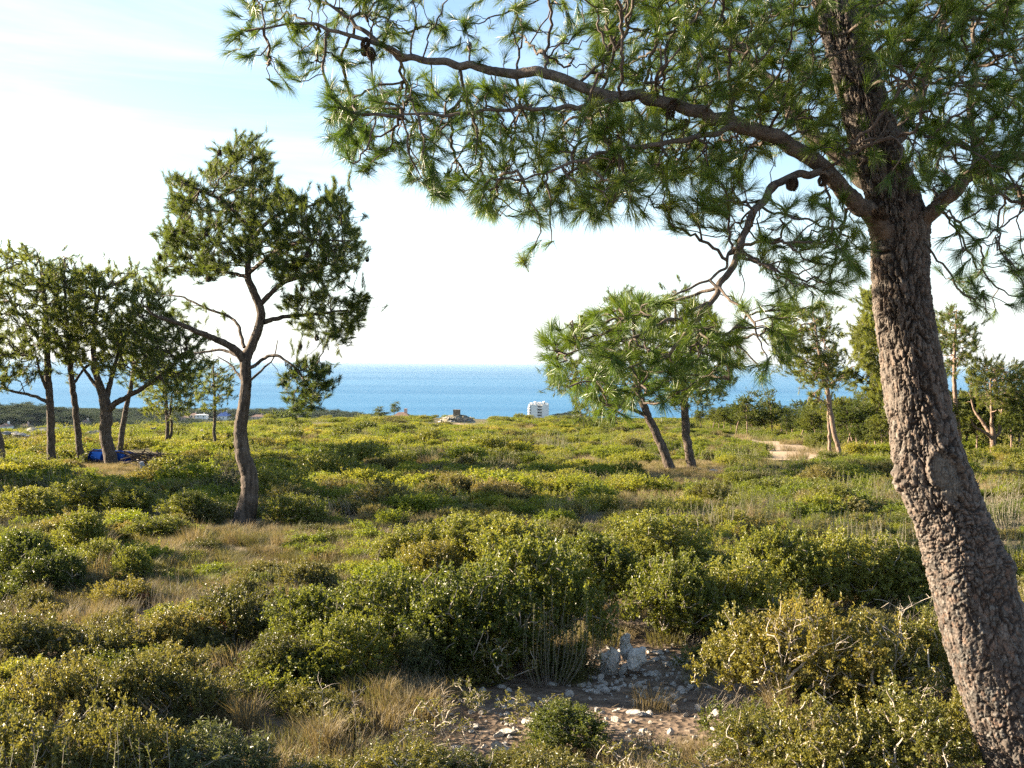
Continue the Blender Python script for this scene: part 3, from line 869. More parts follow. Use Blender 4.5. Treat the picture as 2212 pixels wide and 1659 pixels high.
pine('slim second pine from the left in the left clump, its trunk leaning a little', D + 1,
     [[(175, 995, 0, 17), (170, 950, 0, 14), (163, 880, 0, 13), (155, 820, 0, 12), (148, 740, 0, 10), (140, 640, 0, 6), (140, 560, 0, 3)],
      [(157, 830, 0, 6), (190, 790, .3, 5), (230, 780, .5, 3)],
      [(150, 760, 0, 6), (110, 720, .3, 4), (90, 690, .3, 3)]],
     [([(100, 600), (125, 560), (140, 548), (160, 560), (178, 600), (185, 700), (160, 800), (110, 760)], 260, -1.5, 1.5)],
     (175, 993), k=20, ln=0.18, w=0.0095, tip=0.007)
pine('bushy pine with a bent forked trunk rising in front of the blue barrel', D,
     [[(243, 1010, 0, 30), (238, 985, 0, 27), (228, 940, 0, 25), (230, 899, 0, 25), (226, 867, 0, 23), (212, 825, 0, 15), (202, 780, 0, 12), (205, 700, 0, 8), (215, 620, 0, 4)],
      [(230, 890, 0, 16), (250, 870, -.1, 13), (276, 857, -.2, 11), (320, 830, -.4, 9), (360, 800, -.5, 6), (400, 760, -.5, 4)],
      [(227, 870, 0, 14), (240, 820, .2, 10), (260, 750, .4, 7), (290, 680, .4, 4)],
      [(222, 850, 0, 9), (190, 810, .3, 7), (170, 780, .4, 4)]],
     [([(150, 610), (165, 580), (210, 572), (290, 582), (350, 620), (385, 690), (300, 720), (150, 720)], 430, -1.8, 1.8),
      ([(140, 720), (300, 710), (400, 690), (440, 730), (445, 790), (390, 860), (340, 830), (290, 800), (200, 800), (150, 760)], 400, -1.8, 1.6)],
     (243, 1008), k=20, ln=0.18, w=0.0095, tip=0.007)
pine('thin leaning pine just behind the blue barrel', 36.0,
     [[(258, 985, 0, 13), (264, 930, 0, 12), (270, 893, 0, 11), (284, 831, 0, 9), (290, 760, 0, 6), (295, 700, 0, 3)]],
     [([(240, 690), (340, 690), (365, 780), (300, 830), (250, 790)], 170, -1.2, 1.2)],
     (258, 983), k=22, ln=0.22, w=0.012, tip=0.008)
pine('dark pine trunk cut by the left edge of the view', 27.0,
     [[(-4, 1010, 0, 22), (0, 975, 0, 20), (-8, 930, 0, 18), (-30, 860, 0, 15), (-50, 760, 0, 11), (-60, 640, 0, 6)]],
     [([(-150, 650), (-90, 560), (-20, 600), (-10, 760), (-90, 820), (-160, 760)], 280, -1.6, 1.6)],
     (-4, 1008), k=20, ln=0.18, w=0.0095, tip=0.007)
pine('small pine with two thin twisted stems beyond the left clump', 42.0,
     [[(358, 975, 0, 9), (362, 930, 0, 8), (360, 890, 0, 7), (358, 850, 0, 6), (352, 800, 0, 3)],
      [(359, 970, .1, 7), (370, 930, .1, 6), (368, 890, .1, 5), (372, 850, .1, 3)]],
     [([(305, 850), (340, 800), (400, 790), (435, 830), (410, 880), (360, 900), (325, 890)], 190, -1, 1)],
     (358, 973), k=18, ln=0.2, w=0.011, tip=0.007)
pine('small slender pine with a sparse pale crown between the left clump and the crooked pine', 40.0,
     [[(474, 978, 0, 9), (464, 945, 0, 7), (464, 900, 0, 6), (463, 850, 0, 5), (460, 780, 0, 2)]],
     [([(420, 860), (428, 795), (460, 772), (500, 800), (506, 850), (475, 885), (440, 885)], 130, -.8, .8)],
     (474, 976), k=16, ln=0.17, w=0.010, tip=0.006)
pine('left one of the two mid-field pines behind the drooping bough, its trunk leaning left', 28.0,
     [[(1449, 1018, 0, 24), (1440, 990, 0, 20), (1429, 962, 0, 19), (1415, 930, 0, 18), (1402, 904, 0, 17), (1388, 870, 0, 15), (1370, 810, 0, 11), (1350, 730, 0, 7), (1340, 650, 0, 3)],
      [(1400, 900, 0, 9), (1330, 870, .3, 7), (1260, 850, .5, 5), (1210, 830, .6, 3)]],
     [([(1315, 640), (1360, 632), (1415, 650), (1430, 760), (1400, 850), (1330, 900), (1250, 925), (1215, 850), (1180, 830), (1185, 805), (1250, 770), (1300, 700)], 480, -1.6, 1.6)],
     (1449, 1016), k=20, ln=0.16, w=0.0088, tip=0.006)
pine('right one of the two mid-field pines behind the drooping bough, its trunk nearly upright', 28.5,
     [[(1496, 1018, 0, 22), (1490, 985, 0, 19), (1484, 950, 0, 18), (1480, 904, 0, 17), (1478, 849, 0, 14), (1470, 770, 0, 10), (1460, 690, 0, 6), (1458, 640, 0, 3)],
      [(1479, 860, 0, 8), (1530, 810, .3, 6), (1580, 780, .4, 3)]],
     [([(1425, 640), (1460, 622), (1500, 630), (1545, 680), (1590, 790), (1570, 870), (1500, 890), (1440, 870), (1415, 720)], 420, -1.6, 1.6)],
     (1496, 1016), k=20, ln=0.16, w=0.0088, tip=0.006)
DENS = 1.5
def c5(l):
    return [(x / 3.1605 + 1512, y / 3.1605 + 612) for x, y in l]
pine('curved pink barked pine, right one of the pair beside the dirt track', 36.0,
     [[(1816, 1000, 0, 11), (1811, 965, 0, 10), (1803, 940, 0, 10), (1795, 897, 0, 10), (1788, 846, 0, 9), (1778, 815, 0, 8), (1770, 770, 0, 6), (1762, 710, 0, 4), (1755, 665, 0, 2)],
      [(1790, 875, 0, 4), (1770, 862, -.1, 4), (1755, 855, -.2, 2)],
      [(1785, 835, 0, 5), (1805, 825, .2, 4), (1822, 810, .3, 2)]],
     [(c5([(480, 250), (560, 200), (650, 130), (720, 140), (740, 190), (800, 220), (880, 190), (910, 250), (880, 330), (940, 440), (950, 520), (920, 580), (990, 600), (970, 690), (880, 710), (840, 650), (760, 710), (680, 650), (600, 580), (520, 520), (480, 380)]), 480, -1.5, 1.5),
      (c5([(720, 750), (800, 730), (860, 780), (840, 840), (740, 800)]), 30, -.4, .4)],
     (1816, 998), k=20, ln=0.18, w=0.0095, tip=0.006, bark='pink_bark')
pine('thin straight pine, left one of the pair beside the dirt track', 36.5,
     [[(1795, 998, 0, 8), (1792, 960, 0, 7), (1790, 910, 0, 6), (1789, 870, 0, 5), (1786, 820, 0, 3), (1790, 760, 0, 2)]],
     [(c5([(780, 500), (900, 500), (940, 620), (860, 690), (760, 640)]), 60, -.8, .8)],
     (1795, 996), k=20, ln=0.18, w=0.0095, tip=0.006, bark='pink_bark')
pine('dense green pine half hidden behind the big trunk', 46.0,
     [[(1950, 985, 0, 13), (1945, 930, 0, 12), (1935, 850, 0, 10), (1920, 760, 0, 8), (1905, 680, 0, 5), (1895, 630, 0, 3)],
      [(1937, 860, 0, 6), (1890, 835, .3, 4), (1840, 800, .4, 3)]],
     [(c5([(1100, 60), (1130, 20), (1200, 20), (1260, 100), (1330, 300), (1380, 600), (1360, 800), (1180, 830), (1120, 720), (1180, 650), (1090, 560), (1050, 450), (1030, 350), (1060, 270), (1120, 220)]), 620, -2.2, 2.2),
      (c5([(970, 580), (1020, 590), (1120, 650), (1090, 670), (1000, 620)]), 24, -.3, .3)],
     (1950, 983), k=26, ln=0.26, w=0.014, tip=0.008)
pine('tall straight pine with a pale trunk and open crown right of the big trunk', 38.0,
     [[(2075, 988, 0, 12), (2071, 940, 0, 11), (2066, 897, 0, 10), (2063, 850, 0, 9), (2061, 802, 0, 8), (2063, 740, 0, 6), (2066, 690, 0, 3), (2066, 668, 0, 2)]],
     [(c5([(1600, 230), (1690, 170), (1740, 150), (1790, 200), (1830, 310), (1880, 310), (1915, 440), (1830, 520), (1800, 600), (1700, 640), (1620, 600), (1560, 400), (1570, 250)]), 250, -1.3, 1.3)],
     (2075, 986), k=18, ln=0.18, w=0.0095, tip=0.006, bark='pink_bark')
pine('forked pale pine with three spreading arms near the right edge', 38.0,
     [[(2147, 1000, 0, 14), (2146, 975, 0, 12), (2145, 947, 0, 12), (2143, 910, 0, 7), (2142, 880, 0, 6), (2140, 820, 0, 4)],
      [(2144, 950, 0, 8), (2130, 935, -.2, 7), (2105, 922, -.3, 5), (2098, 905, -.4, 4)],
      [(2143, 945, 0, 8), (2125, 915, .3, 7), (2105, 885, .5, 5), (2095, 850, .5, 3)],
      [(2146, 946, 0, 8), (2158, 935, .1, 7), (2161, 905, .3, 5), (2170, 860, .3, 3)]],
     [(c5([(1820, 620), (1900, 520), (1960, 510), (2050, 540), (2212, 560), (2330, 600), (2330, 800), (2150, 820), (2080, 880), (1960, 830), (1840, 760)]), 420, -1.8, 1.8)],
     (2147, 998), k=18, ln=0.18, w=0.0095, tip=0.006, bark='pink_bark')

# ---- the belt of pines at the back on the right: four kinds, copied
def belt_pine(h, lean, seed):
    global rng
    keep = rng; rng = np.random.default_rng(seed)
    n = 7
    zz = np.linspace(0, h * 0.86, n)
    tr = np.stack([lean * (zz / h) ** 1.5 + 0.05 * h * np.sin(zz / h * 5 + seed) * zz / h, 0.03 * h * np.sin(zz / h * 4 + seed * 2), zz], 1)
    tr[0, 2] = -0.3
    rad = np.linspace(0.022 * h, 0.004 * h, n)
    lim = [(tr, rad)]
    cl = []
    for i in range(11):
        z = h * rng.uniform(0.36, 0.95)
        r = 0.30 * h * math.sin(PI * min(1, (1.06 * h - z) / (0.75 * h)) * 0.62 + .2) * rng.uniform(.4, 1.1)
        a = rng.uniform(0, 2 * PI)
        c = np.array([lean * (z / h) ** 1.5 + r * math.cos(a), r * math.sin(a), z])
        cl.append(c + rng.normal(size=(105, 3)) * np.array([.10, .10, .055]) * h)
    att = np.vstack(cl)
    wood, grn, tm = MB(), MB(), MB()
    fine = spline(np.hstack([tr, rad[:, None]]), 0.15)
    sweep(tm, fine[:, :3], fine[:, 3], 10, bump=0.05)
    wood_and_needles(lim, att, 0.006, wood, grn, 22, 0.18, 0.016, bf=.35, extra=1.4, step=.2, sides=3, gnarl=.02, up=.7, spread=.6, maxr=.04, back=.22, power=2.8)
    rng = keep
    return tm.build('trunk', M['pink_bark'], (0, 0, 0), True), wood.build('twigs', M['far_bark']), grn.build('crown', M['needle_far'])
BELT = [belt_pine(5.0, 0.5, 3), belt_pine(4.6, -0.9, 8), belt_pine(5.4, 0.2, 21), belt_pine(4.2, -1.3, 34), belt_pine(4.8, 1.0, 55)]
def place_pine(kind, x, yb, ytop, label, group, rotz, wide=1.0):
    p = G(x, yb)
    top = P(x, ytop, p[1])
    h = max(1.2, top[2] - p[2])
    H = (5.0, 4.6, 5.4, 4.2, 4.8)[kind]
    s = h / H
    t = thing('pine_tree', p, label, 'pine tree', group, rotz, (s * wide, s * wide, s))
    for nme, me in zip(('trunk', 'twigs', 'crown'), BELT[kind]):
        obj(nme, me, t)
    return t
BELTS = [  # kind, x, base, top, label
    (2, 1613, 941, 845, 'round topped pine standing clear above the back belt, left of the peaked one'),
    (0, 1668, 942, 845, 'pine with a peaked crown standing clear above the back belt beside the round topped one'),
    (4, 1580, 935, 872, 'bushy low pine at the left end of the back belt'),
    (1, 1552, 930, 880, 'small dark pine at the leftmost end of the back belt beside the mid-field pair'),
    (3, 1730, 952, 880, 'spreading pine of the back belt above the bend of the dirt track'),
    (1, 1765, 958, 885, 'broad pine of the back belt just left of the pair beside the track'),
    (0, 1700, 945, 890, 'low pine of the back belt behind the spreading one over the track'),
    (3, 1832, 978, 880, 'crooked pine with a thin curved trunk just right of the pair beside the track'),
    (1, 1850, 976, 872, 'crooked pine second to the right of the pair beside the track'),
    (3, 1868, 975, 870, 'crooked leaning pine third to the right of the pair beside the track'),
    (1, 1893, 972, 876, 'crooked leaning pine fourth to the right of the pair beside the track'),
    (3, 1922, 980, 878, 'crooked leaning pine close to the left edge of the big trunk'),
    (0, 1880, 960, 850, 'tall leafy pine filling the gap left of the big trunk'),
    (2, 1800, 955, 862, 'leafy pine behind the pair beside the track'),
    (4, 2025, 985, 850, 'leafy pine standing behind the big trunk'),
    (3, 2112, 988, 890, 'slim bent pine trunk between the straight and the forked pine'),
    (0, 2060, 975, 865, 'leafy pine behind the straight pale trunk'),
    (4, 2110, 972, 840, 'leafy pine between and behind the straight and the forked pine'),
    (2, 2185, 985, 850, 'leafy pine behind the forked pine'),
    (1, 2225, 995, 835, 'dense pine cut by the right edge of the view'),
    (4, 1515, 925, 885, 'distant dark pine seen under the drooping bough'),
    (1, 1640, 938, 893, 'low pine between the two that stand clear above the belt'),
    (1, 1590, 938, 868, 'dark pine of the back belt just left of the round topped pine'),
    (3, 1690, 940, 872, 'pine of the back belt just right of the peaked one'),
    (4, 1745, 946, 862, 'bushy pine of the back belt above the track and left of the pair'),
    (2, 1850, 958, 862, 'bushy pine at the back between the pair and the big trunk'),
    (4, 2160, 975, 868, 'bushy pine low behind the forked pine on its right'),
    (4, 1600, 934, 890, 'low dark pine in front of the round topped pine'),
]
for i, (x, yb, yt) in enumerate([(1565, 936, 885), (1628, 938, 888), (1655, 940, 884), (1712, 944, 872), (1775, 952, 868), (1815, 960, 866), (1842, 965, 860), (1905, 968, 862), (1862, 950, 852), (2030, 975, 866), (2088, 972, 858), (2135, 972, 862), (2200, 978, 852), (2045, 960, 845), (2180, 965, 845), (1540, 928, 882)]):
    BELTS.append(([1, 3, 4, 2, 0][i % 5], x, yb, yt, 'small pine in the thick of the back belt, merging with its neighbours'))
for i, (k, x, yb, yt, lab) in enumerate(BELTS):
    place_pine(k, x, yb, yt, lab, 'pines of the back belt', (i * 2.399) % 6.28, 0.85 if k in (0, 2) else 1.15)
place_pine(2, 852, 903, 868, 'tiny lone pine on the skyline, the taller of the two left of the stone mound', 'pines on the skyline', .4, .9)
place_pine(0, 821, 906, 879, 'tiny low pine on the skyline, the lower of the two left of the stone mound', 'pines on the skyline', 2.2, 1.6)
place_pine(4, 600, 908, 885, 'tiny bushy pine on the skyline right of the crooked pine', 'pines on the skyline', 1.2, 1.2)

# two more pines just outside the left edge: their shade lies across the slope right of the crooked pine
for (x, y, sc, k, lab) in ((-14.8, 22.4, 1.2, 0, 'pine standing left of the view near the clump, throwing shade over the slope'), (-16.6, 20.6, 1.25, 2, 'second pine left of the view behind the first one outside the frame')):
    t = thing('pine_tree', (x, y, float(ground_z(x, y))), lab, 'pine tree', 'pine trees', x, sc)
    for nme, me in zip(('trunk', 'twigs', 'crown'), BELT[k]):
        obj(nme, me, t)

# ------------------------------------------------------------------ shrubs
def leaves_at(mb, p, d, L, W, tint):
    """folded leaves with their base at p pointing along d"""
    n = len(p)
    s = unit(np.cross(d, unit(rng.normal(size=(n, 3)))))
    nrm = np.cross(s, d)
    Lr = (L * (0.7 + 0.5 * rng.random((n, 1)))); Wr = W * (0.75 + 0.5 * rng.random((n, 1)))
    m = p + d * Lr * 0.5
    V = np.stack([p, m + s * Wr * .5 + nrm * Wr * .18, p + d * Lr - nrm * Lr * .08, m - s * Wr * .5 + nrm * Wr * .18], 1).reshape(-1, 3)
    i = np.arange(n)[:, None] * 4
    mb.add(V, None, np.vstack([np.hstack([i, i + 1, i + 2]), np.hstack([i, i + 2, i + 3])]), np.repeat(tint, 4))

def shell_points(lobes, n, zmin=0.02):
    out, nr = [], []
    tot = np.array([l[3] ** 2 for l in lobes]); tot = tot / tot.sum()
    while len(out) < n:
        k = rng.choice(len(lobes), p=tot)
        c = np.array(lobes[k][:3]); r = lobes[k][3]
        d = unit(rng.normal(size=3))
        if d[2] < -0.5: continue
        p = c + d * r * (0.62 + 0.50 * rng.random() ** .7 + (.45 * rng.random() if rng.random() < .10 else 0)) * np.array([1, 1, 1.05])
        if p[2] < zmin: continue
        if any(np.linalg.norm(p - np.array(l[:3])) < l[3] * .55 for j, l in enumerate(lobes) if j != k): continue
        out.append(p); nr.append(d)
    return np.array(out), np.array(nr)

def bush(seed, n_lobes, n_sprig, per, L, W, flat=0.8, spray=0.12, open_=0.0, stem_r=0.0022, with_stems=True, upw=.5):
    """a bush about 1 wide and `flat` high: leafy sprigs over a few lobes, woody stems inside"""
    global rng
    keep = rng; rng = np.random.default_rng(seed)
    lobes = []
    for i in range(n_lobes):
        a = rng.uniform(0, 2 * PI); q = 0.30 * math.sqrt(rng.random())
        r = rng.uniform(0.11, 0.24)
        z = max(r * .55, (flat - r) * rng.uniform(0.35, 1.0) * (1 - 1.1 * q))
        lobes.append((q * math.cos(a) * 1.05, q * math.sin(a) * 1.05, z, r))
    p, d = shell_points(lobes, n_sprig)
    d = unit(d * .8 + np.array([0, 0, upw]) + rng.normal(scale=.35, size=d.shape))
    lf, st = MB(), MB()
    n = len(p)
    keepf = rng.random((n, per)) > open_
    t = rng.random((n, per, 1))
    lp = p[:, None] + d[:, None] * (t - .4) * spray + rng.normal(scale=.006, size=(n, per, 3))
    ld = unit(d[:, None] * .55 + unit(rng.normal(size=(n, per, 3))))
    st_t = np.clip(.5 + .25 * np.sin(p[:, 0] * 9) * np.sin(p[:, 1] * 8 + 1) + .2 * rng.normal(size=n), 0, 1)
    tint = (st_t[:, None] * .6 + .4 * rng.random((n, per)))
    k = keepf.ravel() & (lp[..., 2].ravel() > 0.0)
    leaves_at(lf, lp.reshape(-1, 3)[k], ld.reshape(-1, 3)[k], L, W, tint.ravel()[k])
    if with_stems:
        roots = [(np.array([[x, y, -.05], [x * 1.3, y * 1.3, .06], [x * 1.7, y * 1.7, .16]]), np.array([.006, .005, .004])) for x, y in rng.normal(scale=.06, size=(5, 2))]
        pick = rng.choice(n, min(n, 170), replace=False)
        pos, par, S = grow(roots, p[pick] + d[pick] * spray * .3, .5)
        ch, size, kids = chains_of(pos, par, S)
        for c in ch:
            r = np.minimum(stem_r * size[c] ** .42, .012)
            m = np.hstack([pos[c], r[:, None]])
            s = spline(m, .05)
            s[1:, :3] += rng.normal(scale=.006, size=(len(s) - 1, 3))
            sweep(st, s[:, :3], np.maximum(s[:, 3], stem_r * .6), 4)
    else:
        sweep(st, [(0, 0, -.02), (0, 0, .05)], .004, 3)
    rng = keep
    return lf, st

def shoots(seed, n, h, per, L, W, r0=.16, lean=.35, flowers=0):
    """upright leafy shoots (rosemary, heather)"""
    global rng
    keep = rng; rng = np.random.default_rng(seed)
    lf, st = MB(), MB()
    for i in range(n):
        a = rng.uniform(0, 2 * PI); q = r0 * math.sqrt(rng.random())
        b = np.array([q * math.cos(a), q * math.sin(a), -.02])
        hh = h * rng.uniform(.5, 1.0)
        e = b + np.array([lean * hh * q / r0 * math.cos(a) + rng.normal() * .05, lean * hh * q / r0 * math.sin(a) + rng.normal() * .05, hh])
        m = (b + e) / 2 + np.array([q * math.cos(a) * .5, q * math.sin(a) * .5, -.02]) + rng.normal(scale=.015, size=3)
        s = spline(np.array([b, m, e]), .03)
        sweep(st, s, np.linspace(.004, .0015, len(s)), 4)
        t = unit(np.gradient(s, axis=0))
        idx = (len(s) - 1) * (0.18 + .82 * rng.random(per))
        i0 = idx.astype(int)
        lp = s[i0] + t[i0] * rng.random((per, 1)) * .03
        ld = unit(t[i0] * .8 + unit(rng.normal(size=(per, 3))) * .9)
        leaves_at(lf, lp, ld, L, W, np.clip(rng.normal(.5, .25) + .2 * rng.normal(size=per), 0, 1))
    rng = keep
    return lf, st

def grass(seed, n, h, r0, w=.003, bend=.5):
    global rng
    keep = rng; rng = np.random.default_rng(seed)
    a = rng.uniform(0, 2 * PI, n); q = r0 * np.sqrt(rng.random(n))
    b = np.stack([q * np.cos(a), q * np.sin(a), np.full(n, -.01)], 1)
    a2 = a + rng.normal(scale=.9, size=n)
    o = np.stack([np.cos(a2), np.sin(a2), np.zeros(n)], 1)
    hh = h * (0.4 + .6 * rng.random((n, 1)))
    be = bend * (0.2 + rng.random((n, 1)))
    up = np.array([0, 0, 1.0])
    m = b + up * hh * .55 + o * hh * be * .25
    e = b + up * hh * (1 - .35 * be) + o * hh * be * .9
    s = unit(np.cross(o, up) + .5 * rng.normal(size=(n, 3))) * w
    V = np.stack([b - s * .5, b + s * .5, m + s * .45, m - s * .45, e], 1).reshape(-1, 3)
    i = np.arange(n)[:, None] * 5
    mb = MB()
    mb.add(V, np.hstack([i, i + 1, i + 2, i + 3]), np.hstack([i + 3, i + 2, i + 4]), np.repeat(rng.random(n), 5))
    rng = keep
    return mb

def dead_twig(seed, h):
    global rng
    keep = rng; rng = np.random.default_rng(seed)
    mb = MB()
    main = spline(np.array([[0, 0, -.03], [rng.normal() * .03, rng.normal() * .03, h * .4], [rng.normal() * .06, rng.normal() * .06, h]]), .04)
    sweep(mb, main, np.linspace(.0055, .002, len(main)), 5)
    for i in range(16):
        k = rng.integers(len(main) // 4, len(main))
        a = rng.uniform(0, 2 * PI); l = h * rng.uniform(.08, .30)
        d = np.array([math.cos(a), math.sin(a), rng.uniform(.1, .9)])
        e = main[k] + d * l
        s = spline(np.array([main[k], main[k] + d * l * .5 + rng.normal(scale=.012, size=3), e]), .03)
        sweep(mb, s, np.linspace(.0028, .0012, len(s)), 4)
        for j in range(3):
            q = s[rng.integers(1, len(s))]
            sweep(mb, [q, q + unit(rng.normal(size=3) + d) * l * .35], [.0014, .0009], 3)
    rng = keep
    return mb

def two(lf, st, leafmat, stemmat):
    return lf.build('foliage', M[leafmat]), st.build('stems', M[stemmat])
def one(lf, st, leafmat, stemmat, name):
    """leaves and stems in one mesh, for plants nobody counts"""
    V1, f1, A1 = lf.arrays(); V2, f2, A2 = st.arrays()
    tri = [np.vstack([f1[0] if f1[0].shape[1] == 3 else f1[-1]])]
    q = [f + len(V1) for f in f2]
    faces = tri + q
    mi = np.concatenate([np.full(len(f), 0 if k == 0 else 1) for k, f in enumerate(faces)])
    return mesh(name, np.vstack([V1, V2]), faces, [M[leafmat], M[stemmat]], False, mi, {'tint': ('FLOAT', np.concatenate([A1, A2]))})

OAKS = [bush(100 + i, 14, 720, 30, .024, .015, flat=.85, spray=.12) for i in range(5)]
OAK = [two(l, s, 'oak', 'stem') for l, s in OAKS]
OAKG = [two(*bush(120 + i, 13, 500, 26, .025, .016, flat=.95, spray=.13, open_=.12, stem_r=.003), 'oak_gold', 'stem_pale') for i in range(4)]
LOWS = [bush(140 + i, 13, 560, 28, .024, .0145, flat=.55, spray=.12) for i in range(4)]
LOW = [two(l, s, 'bronze', 'stem') for l, s in LOWS]
THIN = [two(*bush(160, 9, 520, 22, .045, .011, flat=.7, spray=.13), 'thin_leaf', 'stem')]
RED = [two(*bush(170, 6, 160, 16, .030, .018, flat=.7, spray=.12, open_=.2), 'red_leaf', 'stem')]
ROSE = [two(*shoots(180 + i, 34, .9, 130, .030, .0045, r0=.2), 'rosemary', 'stem') for i in range(3)]
SPAR = [two(*bush(190 + i, 5, 90, 18, .034, .021, flat=1.1, spray=.13, open_=.2, stem_r=.0035), 'oak_gold', 'stem_pale') for i in range(3)]
DEAD = [dead_twig(200 + i, .85) for i in range(3)]
DEADM = [m.build('dead_shrub', M['stem_pale']) for m in DEAD]
KINDS = {'oak': (OAK, 1.0, .85), 'gold': (OAKG, 1.0, .95), 'low': (LOW, 1.0, .55), 'thin': (THIN, 1.0, .7), 'red': (RED, .9, .7), 'rose': (ROSE, .8, .85), 'spar': (SPAR, .8, 1.1)}

def shrub(kind, i, x, yb, yt, w, label, name='shrub', cat='shrub', group='shrubs of the foreground'):
    """x, base row, top row and width as seen in the picture"""
    tmpl, W0, H0 = KINDS[kind]
    p = G(x, yb)
    h = P(x, yt, p[1])[2] - p[2]
    wid = w / F * p[1]
    sx = wid / W0; sz = h / H0
    t = thing(name, p - np.array([0, 0, .02]), label, cat, group, (i * 2.399) % 6.28, (sx, sx, max(sz, sx * .45)))
    f, s = tmpl[i % len(tmpl)]
    obj('foliage', f, t); obj('stems', s, t)

